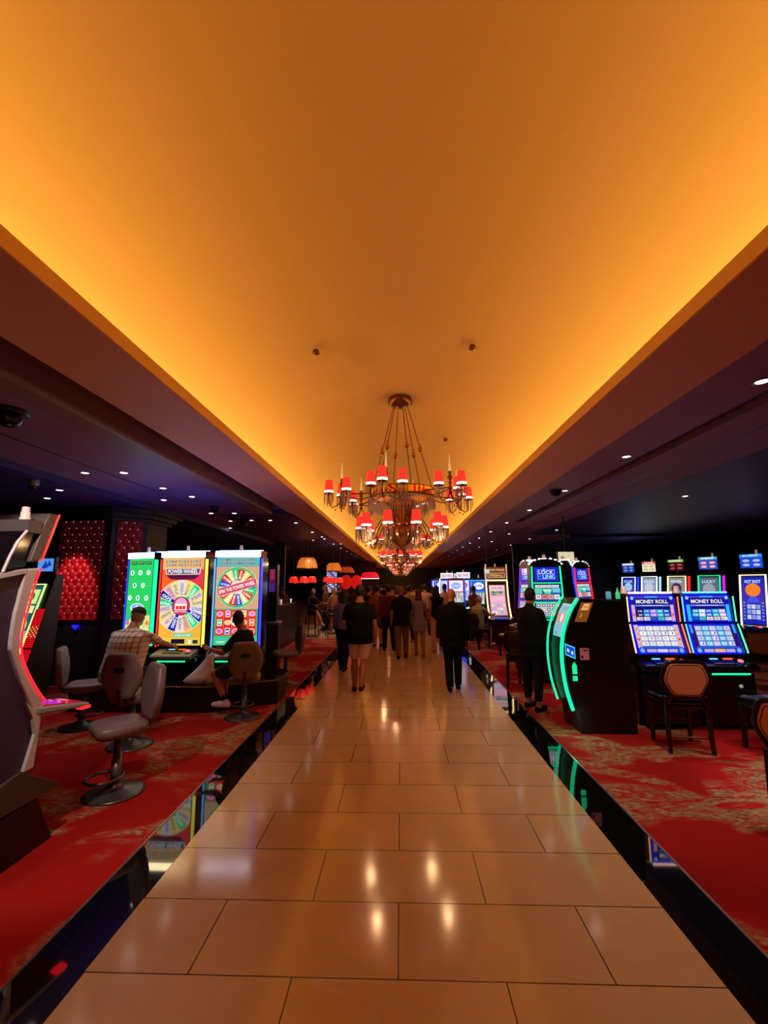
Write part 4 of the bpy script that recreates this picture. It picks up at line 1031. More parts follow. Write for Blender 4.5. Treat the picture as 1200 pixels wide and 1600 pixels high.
def art_wheel_b(w_, h_):   # whole wheel above, five reels below
    a = Art(w_, h_, '#e8c8a0')
    for i in range(6): a.frame(w_ * (.02 + .022 * i), h_ * (.41 + .011 * i), w_ * (.98 - .022 * i), h_ * (.89 - .011 * i), w_ * .008, '#b83018', 1)
    a.rect(0, h_ * .89, w_, h_, '#58b8c0', 1); art_panel_values(a, w_ * .08, h_ * .91, w_ * .92, h_ * .985, 3, cols=('#c0e8ff', '#1a3048'))
    cx, cy, r = w_ * .5, h_ * .65, w_ * .475
    a.disc(cx, cy, r, '#f0f0d8', 2, 40); a.disc(cx, cy, r * .985, '#30c070', 3, 40); a.disc(cx, cy, r * .90, '#e8e0a0', 4, 40)
    cols = ['#18c870', '#e02818', '#e8e090', '#f04010', '#2060d8', '#18c870', '#f03818', '#e8e090', '#1058d8', '#e02818', '#e8e090', '#f04818', '#e8e090', '#1850d8', '#e03010', '#e8e090']
    n = len(cols)
    for i, c in enumerate(cols):
        a0, a1 = PI / 2 + .15 - 2 * PI * (i - .5) / n, PI / 2 + .15 - 2 * PI * (i + .5) / n
        a.wedge(cx, cy, r * .32, r * .89, a0, a1, c, 5); am = (a0 + a1) / 2
        a.text(rs.choice(['GRAND', 'MINOR', 'MAJOR', 'MINI', '1000']), cx + r * .62 * math.cos(am), cy + r * .62 * math.sin(am), r * .42, r * .11, '#ffffff', 6, am)
    a.disc(cx, cy, r * .34, '#e8d8e0', 6); a.disc(cx, cy, r * .20, '#f03030', 7)
    rt = 0.27; c_, s_ = math.cos(rt), math.sin(rt)
    def q(u, v): return (cx + u * c_ - v * s_, cy + u * s_ + v * c_)
    for e, col, L in ((.03, '#ffe8f0', 8), (0, '#d84058', 9)):
        a.poly([q(-w_ * .46 - e * .3 * w_, -h_ * .042 - e * .2 * w_), q(w_ * .46 + e * .3 * w_, -h_ * .042 - e * .2 * w_), q(w_ * .46 + e * .3 * w_, h_ * .042 + e * .2 * w_), q(-w_ * .46 - e * .3 * w_, h_ * .042 + e * .2 * w_)], col, L)
    a.text('SPIN THE POWER WHEEL', cx, cy, w_ * .86, h_ * .045, '#ffffff', 10, rt)
    a.rect(0, 0, w_, h_ * .10, '#38c890', 2); a.rect(0, h_ * .10, w_, h_ * .405, '#28a888', 2)
    for i in range(5):
        x0 = w_ * (.04 + .186 * i); a.rect(x0, h_ * .105, x0 + w_ * .176, h_ * .395, '#e02418' if i % 2 else '#e83018', 3)
        for j in range(3):
            cx2, cy2 = x0 + w_ * .088, h_ * (.155 + .097 * j); c = [['#f058c8', '#40c890', '#f070c8'], ['#2850f0', '#ffd060', '#e060d0'], ['#f07090', '#ff9830', '#f8a040'], ['#ff9020', '#f0a020', '#ffb838'], ['#e05020', '#ff6a20', '#f080d8']][i][j]
            if (i + j) % 2 == 0: a.disc(cx2, cy2, w_ * .075, '#ffd8f0', 4, 16, h_ * .03); a.disc(cx2, cy2, w_ * .06, c, 5, 16, h_ * .022)
            else: a.rect(cx2 - w_ * .055, cy2 - h_ * .037, cx2 + w_ * .055, cy2 + h_ * .037, '#fff0d8', 4); a.rect(cx2 - w_ * .042, cy2 - h_ * .03, cx2 + w_ * .042, cy2 + h_ * .03, c, 5); a.rect(cx2 - w_ * .03, cy2 - h_ * .008, cx2 + w_ * .03, cy2 + h_ * .008, '#ffffff', 6)
    a.disc(w_ * .5, h_ * .27, w_ * .12, '#e8e8b8', 7, 20)
    for i in range(9): a.disc(w_ * (.5 + .075 * math.cos(i * .7)), h_ * .27 + w_ * .08 * math.sin(i * .7), w_ * .018, SYM[i % 8], 8, 8)
    a.rect(w_ * .36, h_ * .022, w_ * .66, h_ * .085, '#f4f4ff', 3); a.frame(w_ * .36, h_ * .022, w_ * .66, h_ * .085, w_ * .012, '#303850', 4); a.text('0.00', w_ * .51, h_ * .053, w_ * .1, h_ * .026, '#303850', 5)
    a.text('CREDIT', w_ * .17, h_ * .035, w_ * .2, h_ * .022, '#e8ffe8', 3)
    return a

def art_green(w_, h_):
    a = Art(w_, h_, '#28d060')
    for j in range(30): a.rect(0, h_ * j / 30, w_, h_ * j / 30 + h_ * .004, '#48e078', 1)
    for i in range(3): a.rect(w_ * (.08 + .3 * i), h_ * .93, w_ * (.33 + .3 * i), h_ * .965, '#1a4020', 2); a.text('JACKPOT', w_ * (.205 + .3 * i), h_ * .947, w_ * .2, h_ * .016, '#e8f8d0', 3)
    for i, (u, v) in enumerate([(.15, .83), (.48, .83), (.82, .83), (.28, .68), (.63, .68), (.12, .53), (.45, .53), (.80, .53)]):
        a.disc(w_ * u, h_ * v, w_ * .08, '#e8fff0', 2, 18, h_ * .032); a.text('%d' % (i * 3 % 9 + 1), w_ * u, h_ * v, w_ * .06, h_ * .035, '#3060c8' if i % 2 else '#40a0a0', 3)
    a.disc(w_ * .45, h_ * .415, w_ * .28, '#f0f8ff', 2, 24, h_ * .055); a.disc(w_ * .45, h_ * .42, w_ * .23, '#88b8e8', 3, 24, h_ * .042); a.rect(w_ * .27, h_ * .395, w_ * .63, h_ * .41, '#182858', 4); a.poly([(w_ * .35, h_ * .41), (w_ * .45, h_ * .445), (w_ * .58, h_ * .41)], '#ffffff', 5)
    a.rect(0, 0, w_, h_ * .33, '#e8e090', 1); a.rect(w_ * .1, h_ * .06, w_ * .9, h_ * .16, '#48c8d8', 2)
    for i in range(5): a.disc(w_ * (.1 + .2 * i), h_ * .24, w_ * .07, SYM[i], 2, 10)
    a.poly([(0, h_ * .2), (w_ * .3, h_ * .33), (0, h_ * .33)], '#38b8a0', 2)
    return a

def player_deck(t, w_, y, z, m, depth=0.26, led=None):
    """sloping button deck in front of the cabinet"""
    b = MB(); b.prism([(y, z - 0.06), (y - depth, z - 0.10), (y - depth - 0.02, z - 0.055), (y - depth, z - 0.03), (y, z + 0.03)], -w_ / 2, w_ / 2, 'x')
    d = b.build('button_deck', m, t, bevel=0.012)
    s = math.atan2(0.06, depth)
    Md = Matrix.Translation((0, y - depth / 2, z + 0.001)) @ Matrix.Rotation(s, 4, 'X')
    def bt(nm, x, yy, sx, sy, mm, round_=False):
        b = MB(); b.M = Md @ Matrix.Translation((x, yy, 0.004))
        if round_: b.lathe([(sx, -0.006), (sx, 0.006), (sx * .7, 0.011), (0.001, 0.012)], 14)
        else: b.box(-sx / 2, sx / 2, -sy / 2, sy / 2, -0.006, 0.006)
        b.build(nm, mm, d)
    bt('touch_panel', -w_ * .05, -0.01, w_ * .42, 0.12, M_BLACKG); bt('spin_button', w_ * .30, 0.03, 0.032, 0, G_PINK, True)
    bt('bill_slot', w_ * .12, 0.085, 0.11, 0.022, glow('orange', '#ff5a20', 1.6)); bt('ticket_slot', -w_ * .14, 0.085, 0.10, 0.012, G_CYAN)
    bt('card_reader', w_ * .36, -0.06, 0.07, 0.05, M_BLACK)
    if led:
        b = MB(); b.tube([(-w_ * .34, y - depth + 0.03, z - 0.13), (w_ * .34, y - depth + 0.03, z - 0.13)], 0.011, 8); b.build('deck_light', led, d)
    return d

CROWN = glow('crown_blue', '#4a78ff', 50.0)  # added strip on the toppers, throws the blue glow onto the ceiling
def wheel_machine(label, x, y, rotz, art, edge, topcol, z0=0.38, w_=0.76, dp=0.42):
    t = thing('slot_machine', label, 'slot machine', (x, y, z0), rotz, 'tall wheel machines on the left plinth')
    H_ = 1.99; sw, shh = w_ - 0.06, 1.40
    b = MB(); b.box(-w_ / 2, w_ / 2, 0.02, dp, 0, H_ - 0.10); b.build('cabinet', M_BLACKG, t, bevel=0.012)
    b = MB(); b.box(-w_ / 2, w_ / 2, -0.02, 0.0, 0.44, H_ - 0.13); bz = b.build('bezel', M_BLACKG, t)
    a = art(sw, shh); o = a.build('screen', t, tilt_fn(sw, 0, -0.024, 0.485, 0.0))
    for sd, g_ in ((-1, edge[0]), (1, edge[1])):
        b = MB(); b.box(sd * w_ / 2 - 0.012, sd * w_ / 2 + 0.012, -0.028, 0.03, 0.46, H_ - 0.13); b.build('edge_light', g_, t)
    b = MB(); b.box(-w_ / 2, w_ / 2, -0.04, 0.30, H_ - 0.11, H_ - 0.0); tb = b.build('topper_box', M_BLACKG, t, bevel=0.008)
    b = MB(); b.box(-w_ / 2 + 0.01, w_ / 2 - 0.01, -0.05, -0.041, H_ - 0.105, H_ - 0.006); b.build('topper_light', topcol, tb)
    b = MB(); b.box(-w_ / 2 + 0.02, w_ / 2 - 0.02, 0.10, 0.13, H_, H_ + 0.012); b.build('added_glow_strip', CROWN, tb)
    topper_lamp(t, 0.0, 0.1, H_)
    player_deck(t, w_ * 0.86, 0.0, 0.40, M_SILVER, led=G_GREEN)
    b = MB(); b.box(-w_ * .4, w_ * .4, -0.18, 0.02, 0, 0.28); b.build('lower_door', M_BLACKG, t, bevel=0.01)
    for sd in (-1, 1):
        b = MB(); b.lathe([(0.03, -0.03), (0.03, 0.03)], 14, (sd * w_ * .44, -0.10, 0.28)); b.build('speaker', M_CHROME, t)
    return t
# plinth
b = MB(); pl = [(-4.9, 6.60), (-2.75, 6.58), (-2.16, 6.93), (-1.88, 7.08), (-1.90, 7.70), (-2.75, 8.5), (-4.9, 8.6)]
tpl = thing('machine_plinth', 'low black plinth with thin metal edge under the three tall wheel machines', 'plinth', (0, 0, 0))
b.prism([(px * 1.0 + (0.05 if px > -3 else 0) * -1, py + (0.05 if py < 7.5 else 0)) for px, py in pl], 0.0, 0.345, 'z'); b.build('base', M_BLACK, tpl)
b = MB(); b.prism(pl, 0.345, 0.38, 'z'); b.build('ledge', M_BLACKG, tpl)
b = MB(); b.tube([(px, py, 0.362) for px, py in pl], 0.012, 6, closed=True); b.build('metal_edge', M_BRASS, tpl)
wheel_machine('tall lit machine with green screen of numbered balls, left of the old man', -4.39, 7.42, R(-20), art_green, (G_BLUE, G_GREEN), glow('aqua_top', '#a8f8ff', 6), w_=0.62, dp=0.30)
wheel_machine('tall machine whose large colourful wheel fills the screen under an orange-white topper', -3.57, 7.22, R(-1), art_wheel_a, (glow('hotred', '#ff2a30', 1.8), glow('yellow', '#ffe860', 1.4)), glow('orange_top', '#ffe8b0', 7))
wheel_machine('tall machine with whole wheel above red reels, nearest the walkway', -2.66, 7.22, R(2), art_wheel_b, (glow('skyblue', '#58a8ff', 1.6), glow('blueviolet', '#3038ff', 2.0)), glow('violet_top', '#f4ecff', 7))
# plastic bag on the plinth
t = thing('plastic_bag', 'crumpled white carrier bag slumped on the plinth between the wheel machines', 'bag', (-3.0, 6.78, 0.38))
b = MB(); rg = []
rb = random.Random(3)
for z, rx, ry, ox in ((0.0, 0.20, 0.10, -0.02), (0.03, 0.235, 0.13, -0.02), (0.10, 0.20, 0.12, 0.0), (0.18, 0.14, 0.09, 0.05), (0.27, 0.09, 0.06, 0.09), (0.35, 0.06, 0.035, 0.12), (0.40, 0.055, 0.02, 0.13)):
    rg.append([(ox + rx * (1 + rb.uniform(-.14, .14)) * math.cos(q), ry * (1 + rb.uniform(-.18, .18)) * math.sin(q), z + rb.uniform(-.008, .008) * (z > 0)) for q in [2 * PI * i / 22 for i in range(22)]])
b.loft(rg); b.build('bag_body', mat('white_plastic_film', '#e8ccd0', 0.35, bump=(18, 0.8)), t)
b = MB(); b.tube([(0.08, 0, 0.38), (0.09, 0.0, 0.45), (0.14, 0.0, 0.475), (0.18, 0, 0.44), (0.175, 0, 0.38)], 0.012, 6); b.build('handle', mat('white_plastic_film', '#e8ccd0'), t)

# ---- twin blue-lit machines at the right
def art_rolls_top(w_, h_, k):
    a = Art(w_, h_, '#1418a0')
    a.rect(0, h_ * .94, w_, h_, '#5048c0', 1); a.rect(w_ * .35, h_ * .95, w_ * .65, h_, '#40b8d8', 2)
    for u in (.035, .965): a.disc(w_ * u, h_ * .93, w_ * .04, '#a8c8ff', 3, 14)
    for sd in (0, 1):
        c = '#d8a0b8' if k == 0 else '#30b8ff'
        a.rect(w_ * (0 if sd == 0 else .92), 0, w_ * (.08 if sd == 0 else 1), h_ * .66, c, 1)
        for j in range(4):
            if k == 0: a.disc(w_ * (.04 + .92 * sd), h_ * (.1 + .16 * j), w_ * .028, '#ff4a40' if j == 1 else '#e8b0a8', 2, 10)
    a.poly([(w_ * .10, h_ * .70), (w_ * .90, h_ * .70), (w_ * .92, h_ * .90), (w_ * .08, h_ * .90)], '#0a1090', 3)
    a.text('MONEY ROLL', w_ * .5, h_ * .79, w_ * .76, h_ * .15, '#fff4d0', 5)
    a.rect(w_ * .10, h_ * .60, w_ * .90, h_ * .655, '#7a88e0', 2); a.text('PROGRESSIVE BONUS', w_ * .5, h_ * .627, w_ * .5, h_ * .035, '#e8e0ff', 3)
    colr = [['#282030', '#3088e0', '#b890e8', '#30c0d0', '#2060d0'], ['#30b8d8', '#d8e0ff', '#3878e8', '#30b8d8', '#d8c8e8']][k]
    for i in range(5):
        x0 = w_ * (.12 + .155 * i); a.rect(x0, h_ * .50, x0 + w_ * .14, h_ * .58, '#081060', 3)
        for j in range(3):
            c = colr[i] if (j != 0) else ['#e8d8c8', '#f0e8d0', '#1848d8', '#40c8c0', '#f0e0d8'][(i + k * 2) % 5]
            a.rect(x0 - w_ * .012 * (2 - j) * (2 - i) * .5, h_ * (.04 + .15 * j), x0 + w_ * .145 - w_ * .012 * (2 - j) * (2 - i) * .5, h_ * (.17 + .15 * j), c, 3)
            a.text(rs.choice(['10', '25', '50', '88', '15']), x0 + w_ * .07, h_ * (.105 + .15 * j), w_ * .09, h_ * .06, '#f8f4ff' if j else '#604858', 4)
    return a
def art_rolls_low(w_, h_, k):
    a = Art(w_, h_, '#1828a8')
    a.rect(0, h_ * .17, w_ * .10, h_, '#d8b8c0' if k == 0 else '#301060', 1); a.rect(w_ * .90, h_ * .17, w_, h_, '#d8b8c0' if k == 0 else '#301060', 1)
    if k: a.rect(0, h_ * .7, w_ * .05, h_, '#30a8ff', 2); a.rect(w_ * .95, h_ * .7, w_, h_, '#30a8ff', 2)
    else:
        for sd in (0, 1):
            for j in range(4): a.disc(w_ * (.05 + .9 * sd), h_ * (.3 + .18 * j), w_ * .032, '#ff4838' if j == 1 else '#e09890', 2, 10)
    for i in range(5):
        for j in range(4):
            x0, y0 = w_ * (.105 + .16 * i), h_ * (.24 + .185 * j)
            c = (['#e8e0d8', '#d8dce8', '#f0e8e0', '#c8d0e0'] if k == 0 else ['#a8b8e0', '#60c8e8', '#c8b8e0', '#50b8f0'])[(i * (1 if k else 3) + (0 if k else j)) % 4]
            a.rect(x0, y0, x0 + w_ * .148, y0 + h_ * .165, c, 2)
            a.disc(x0 + w_ * .075, y0 + h_ * .085, w_ * .05, '#ffffff' if k == 0 else '#e8f0ff', 3, 10, h_ * .06)
            a.text(rs.choice(['K', 'A', 'Q', '10', 'J', '88']), x0 + w_ * .075, y0 + h_ * .085, w_ * .06, h_ * .09, '#6a6a80' if k == 0 else '#3858b8', 4)
    a.rect(w_ * .03, h_ * .17, w_ * .97, h_ * .215, '#3060e0', 3)
    a.rect(w_ * .0, 0, w_, h_ * .15, '#2838b8', 3); a.rect(w_ * .17, h_ * .02, w_ * .38, h_ * .13, '#b8a8d0', 4); a.rect(w_ * .40, h_ * .02, w_ * .63, h_ * .13, '#d8c8f8' if k == 0 else '#ffb070', 4); a.rect(w_ * .65, h_ * .02, w_ * .84, h_ * .13, '#b8a8d0', 4)
    a.disc(w_ * .07, h_ * .08, w_ * .05, '#68b0ff', 4, 12); a.disc(w_ * .93, h_ * .08, w_ * .05, '#68b0ff', 4, 12)
    return a
def roll_machine(label, x, y, rotz, k, L_, R_, T_, led):
    t = thing('slot_machine', label, 'slot machine', (x, y, 0), rotz, 'twin blue-lit slot machines behind the tan-backed chair')
    w_ = 0.70
    b = MB(); b.prism([(0.0, 0), (0.62, 0), (0.62, 1.66), (0.16, 1.66), (0.12, 1.60), (0.10, 1.28), (-0.02, 0.90), (-0.02, 0.66), (0.0, 0.60)], -w_ / 2, w_ / 2, 'x'); b.build('cabinet', M_BLACKG, t, bevel=0.01)
    b = MB(); b.prism([(0.095, 0.86), (0.155, 1.64), (0.11, 1.66), (-0.035, 0.86)], -w_ / 2 + 0.02, w_ / 2 - 0.02, 'x'); 
    a = art_rolls_top(0.56, 0.33, k); a.build('upper_screen', t, tilt_fn(0.56, 0, 0.084, 1.295, 0.08))
    a = art_rolls_low(0.58, 0.36, k); a.build('lower_screen', t, tilt_fn(0.58, 0, -0.035, 0.905, 0.31))
    mb_ = mat('blue_glow_bezel', '#0a0c60', 0.2, emit='#0810ff', es=1.1)  # blue glow around the screens put into the surround's own emission
    b = MB()
    b.M = Matrix.Translation((0, 0.098, 1.285)) @ Matrix.Rotation(-0.08, 4, 'X'); b.box(-0.30, 0.30, -0.012, 0, 0, 0.36); b.M = Matrix.Identity(4)
    b.M = Matrix.Translation((0, -0.022, 0.885)) @ Matrix.Rotation(-0.31, 4, 'X'); b.box(-0.31, 0.31, -0.012, 0, 0, 0.395)
    b.build('screen_surround', mb_, t)
    for sd, g_ in ((-1, L_), (1, R_)):
        b = MB(); b.tube([(sd * 0.335, 0.085, 1.62), (sd * 0.335, 0.075, 1.29)], 0.008, 8); b.tube([(sd * 0.338, 0.06, 1.26), (sd * 0.345, -0.05, 0.905)], 0.009, 8); b.build('side_light', g_, t)
    b = MB(); b.tube([(-0.29, 0.13, 1.672), (0.29, 0.13, 1.672)], 0.012, 8); b.build('top_light', T_, t)
    topper_lamp(t, -0.24, 0.35, 1.66, 1.4)
    player_deck(t, 0.68, -0.02, 0.80, M_BLACKG, 0.20, led)
    b = MB(); b.box(-0.31, 0.31, -0.16, 0.02, 0.06, 0.66); dr = b.build('lower_door', M_BLACK, t, bevel=0.008)
    b = MB(); b.M = Matrix.Translation((0.12, -0.165, 0.52)) @ Matrix.Rotation(PI / 2, 4, 'X'); b.lathe([(0.022, -0.004), (0.022, 0.006), (0.012, 0.01), (0.002, 0.01)], 16); b.build('door_lock', mat('lock_metal', '#d8e0c0', 0.3, 0.2, emit='#d8f0c0', es=0.3), dr)
    return t
roll_machine('left one of the twin machines, with warm orange and red side lights', 3.40, 6.14, R(0), 0, glow('amber', '#ffb878', 2.6), glow('coral', '#ff6058', 2.6), glow('peach', '#ffc8b0', 3.0), None)
roll_machine('right one of the twin machines, with blue and green side lights', 4.13, 6.14, R(0), 1, G_CYAN, glow('mint', '#50ffb0', 2.0), G_CYAN, G_GREEN)

# ---- ticket kiosk with curved green light bars, faces the walkway
t = thing('ticket_kiosk', 'tall black kiosk with curved glowing green bars beside the walkway', 'kiosk', (2.05, 5.80, 0))
cu_ = [(0.05, 0.27), (-0.01, 0.50), (-0.04, 0.74), (-0.04, 0.98), (0.0, 1.22), (0.09, 1.45), (0.20, 1.62)]
def kx(z):
    for (xa, za), (xb, zb) in zip(cu_, cu_[1:]):
        if za <= z <= zb: return xa + (xb - xa) * (z - za) / (zb - za)
    return cu_[-1][0]
b = MB(); b.prism([(x_ + 0.03, z_) for x_, z_ in cu_] + [(0.74, 1.585), (0.80, 0.27)], 0.0, 0.58, 'y'); b.build('cabinet', mat('kiosk_plum_black', '#140a12', 0.35), t)
b = MB(); b.prism([(0.12, 0.0), (0.80, 0.0), (0.80, 0.268), (0.10, 0.268), (0.12, 0.10)], 0.01, 0.57, 'y'); b.build('plinth', M_BLACK, t)
def smooth_curve(pts, sub=4):
    out = []
    P = [V((p[0], 0, p[1])) for p in pts]; n = len(P)
    for i in range(n - 1):
        p0, p1, p2, p3 = P[max(i - 1, 0)], P[i], P[i + 1], P[min(i + 2, n - 1)]
        for j in range(sub):
            u = j / sub; out.append(0.5 * ((2 * p1) + (-p0 + p2) * u + (2 * p0 - 5 * p1 + 4 * p2 - p3) * u * u + (-p0 + 3 * p1 - 3 * p2 + p3) * u ** 3))
    out.append(P[-1]); return out
for yy, r_ in ((0.02, 0.022), (0.56, 0.014)):
    b = MB(); b.tube([p_ + V((-0.005, yy, 0)) for p_ in smooth_curve(cu_)], r_, 10); b.build('light_bar', glow('seagreen', '#14e8a0', 1.5), t)
a = Art(0.34, 0.42, '#8ab8c8'); a.rect(0, .30, .34, .42, '#a8d0d8', 1); a.rect(.02, .18, .32, .30, '#d88a80', 1); a.disc(.17, .24, .05, '#f0e8e8', 2, 16, .055); a.rect(.04, .02, .14, .06, '#30b0d8', 2); a.text('TICKETS', .19, .36, .2, .03, '#5080a0', 2)
a.build('screen', t, lambda u, v, d: (kx(1.12 + v) + 0.03 - 0.004 - d, 0.46 - u, 1.12 + v))
a = Art(0.20, 0.14, '#2038d8'); a.frame(0, 0, .2, .14, .014, '#38e8e0', 1); a.rect(.04, .05, .08, .09, '#c8e8ff', 1); a.rect(.12, .04, .16, .08, '#c8e8ff', 1)
a.build('card_panel', t, lambda u, v, d: (-0.01 + u * 0.6, -0.004 - d, 0.93 + v - u * 0.25))
a = Art(0.12, 0.26, '#0a0a0c'); a.poly([(.03, .10), (.09, .10), (.09, .20), (.06, .25), (.03, .20)], '#20e890', 1); a.rect(.03, .02, .09, .08, '#20e890', 1)
a.build('arrow_sign', t, lambda u, v, d: (0.03 + u, -0.004 - d, 0.60 + v))
a = Art(0.30, 0.30, '#7a4418'); a.poly([(.05, .18), (.24, .18), (.24, .28), (.09, .28)], '#f0a060', 1); a.text('CASH', .16, .23, .12, .03, '#8a4a20', 2); a.text('/', .11, .10, .03, .06, '#ffe0c0', 2)
a.build('brown_sticker', t, lambda u, v, d: (0.13 + u * 0.5 + 0.10 * (v / .3), -0.002 - d, 1.33 + v * 0.8))
b = MB(); b.box(0.17, 0.28, -0.006, 0.0, 0.87, 1.01); st = b.build('notice_label', mat('pink_paper', '#e8a0b0', 0.7, emit='#e87a90', es=0.12), t)
b = MB(); b.box(0.18, 0.205, -0.008, -0.006, 0.89, 0.92); b.box(0.21, 0.265, -0.008, -0.006, 0.975, 0.99); b.build('print', M_BLACK, st)
d = bpy.data.lights.new('green_underlight', 'POINT'); d.energy = 2.2; d.color = (0.1, 1, 0.5); d.shadow_soft_size = 0.03
l = bpy.data.objects.new('green_underlight', d); COL.objects.link(l); l.parent = t; l.location = (0.02, -0.04, 0.20)
for nm, x_, c_, lb in (('can', 2.72, '#58a8c0', 'small blue tin on top of the kiosk cabinet'), ('bottle', 2.84, '#40e890', 'small green-lit bottle standing on the kiosk cabinet')):
    tt = thing(nm, lb, nm, (x_, 6.0, 1.603))
    b = MB(); b.lathe([(0.026, 0), (0.026, 0.07), (0.012, 0.10), (0.012, 0.13)] if nm == 'bottle' else [(0.032, 0), (0.032, 0.09), (0.028, 0.095)], 14); b.build('body', mat(nm + '_col', c_, 0.3, emit=c_, es=0.5), tt)
    b = MB(); b.lathe([(0.013, 0.13), (0.013, 0.15)] if nm == 'bottle' else [(0.026, 0.095), (0.026, 0.10)], 12); b.build('cap' if nm == 'bottle' else 'lid', M_SILVER, tt)

# ---- curved gold-framed machines
def art_gold(w_, h_):
    a = Art(w_, h_, '#e0a8b8')
    a.rect(0, h_ * .80, w_, h_, '#f0c0c8', 1); a.text('WILD STAMPS', w_ * .5, h_ * .90, w_ * .7, h_ * .05, '#c83868', 3)
    a.rect(w_ * .12, h_ * .72, w_ * .88, h_ * .79, '#48a878', 2); a.disc(w_ * .26, h_ * .755, w_ * .05, '#182028', 3, 10); a.disc(w_ * .74, h_ * .755, w_ * .05, '#182028', 3, 10)
    for i in range(2): a.rect(w_ * (.12 + .4 * i), h_ * .66, w_ * (.46 + .4 * i), h_ * .70, '#606878' if i == 0 else '#e08868', 2)
    a.rect(w_ * .06, h_ * .40, w_ * .94, h_ * .62, '#f0b8d0', 2); a.disc(w_ * .5, h_ * .53, w_ * .16, '#f8e8f0', 3, 16, h_ * .06); a.rect(w_ * .15, h_ * .42, w_ * .85, h_ * .46, '#e890a8', 3)
    for i in range(5):
        for j in range(3): a.disc(w_ * (.13 + .185 * i), h_ * (.09 + .115 * j), w_ * .075, ['#e8d8e8', '#88a8e0', '#f0e0e8', '#d8a8c0', '#a8c8c0'][(i * 2 + j) % 5], 2, 12, h_ * .045)
    return a
def gold_machine(label, x, y, rotz):
    t = thing('slot_machine', label, 'slot machine', (x, y, 0), rotz, 'machines with gold-lit curved frames')
    cv = [(-0.30, 0.78), (-0.17, 0.98), (-0.07, 1.2), (-0.01, 1.45), (0.02, 1.72), (0.02, 1.86)]
    cs = smooth_curve(cv, 3)
    def cy_(z):
        for p0, p1 in zip(cs, cs[1:]):
            if p0.z <= z <= p1.z: return p0.x + (p1.x - p0.x) * (z - p0.z) / (p1.z - p0.z)
        return cs[0].x if z < cs[0].z else cs[-1].x
    w_ = 0.62
    b = MB(); b.prism([(p_.x + 0.03, p_.z) for p_ in cs] + [(0.35, 1.86), (0.40, 0.0), (0.0, 0.0), (0.0, 0.62)], -w_ / 2, w_ / 2, 'x'); b.build('cabinet', mat('copper_brown', '#5a3020', 0.3, 0.4), t)
    fr = [(-w_ / 2, p_.x, p_.z) for p_ in cs] + [(w_ / 2, p_.x, p_.z) for p_ in cs[::-1]]
    b = MB(); b.tube(fr, 0.020, 8); b.build('frame_light', glow('goldframe', '#ffd890', 2.6), t)
    a = art_gold(0.46, 0.86); a.build('screen', t, lambda u, v, d: (u - 0.23, cy_(0.86 + v) + 0.028 - 0.01 - d, 0.86 + v))
    b = MB(); b.box(-w_ / 2, w_ / 2, 0.04, 0.30, 1.90, 2.26); tb = b.build('sign_box', mat('copper_brown', '#5a3020'), t, bevel=0.008)
    a = Art(0.56, 0.34, '#6a3a1c'); a.frame(.03, .03, .53, .17, .012, '#e8c8b0', 1); a.text('FIREBALL', .28, .10, .40, .07, '#f0b060', 2); a.text('GOLDEN TREASURE', .28, .26, .50, .06, '#e8b878', 2); a.rect(.38, .20, .50, .22, '#c83060', 1)
    a.build('sign', tb, lambda u, v, d: (u - 0.28, 0.036 - d, 1.91 + v))
    for sd in (-1, 1):
        b = MB(); b.box(sd * w_ / 2 - 0.014, sd * w_ / 2 + 0.014, 0.02, 0.05, 1.88, 2.34); b.build('sign_post_light', glow('warmpost', '#ffc890', 0.9), tb)
    topper_lamp(t, 0, 0.15, 2.26)
    b = MB(); b.prism([(-0.52, 0.70), (-0.54, 0.76), (-0.28, 0.82), (0.0, 0.80), (0.0, 0.66)], -w_ / 2, w_ / 2, 'x'); dk = b.build('button_deck', M_BLACKG, t, bevel=0.01)
    b = MB(); b.box(-0.2, 0.2, -0.50, -0.34, 0.785, 0.80); b.build('touch_panel', glow('deckblue', '#4050d8', 1.0), dk)
    return t
gold_machine('curved machine in gold light frame beside the grey-haired seated man', 2.86, 13.45, R(0))
gold_machine('second curved gold-framed machine, half hidden behind the purple-sided machine', 3.95, 13.45, R(0))

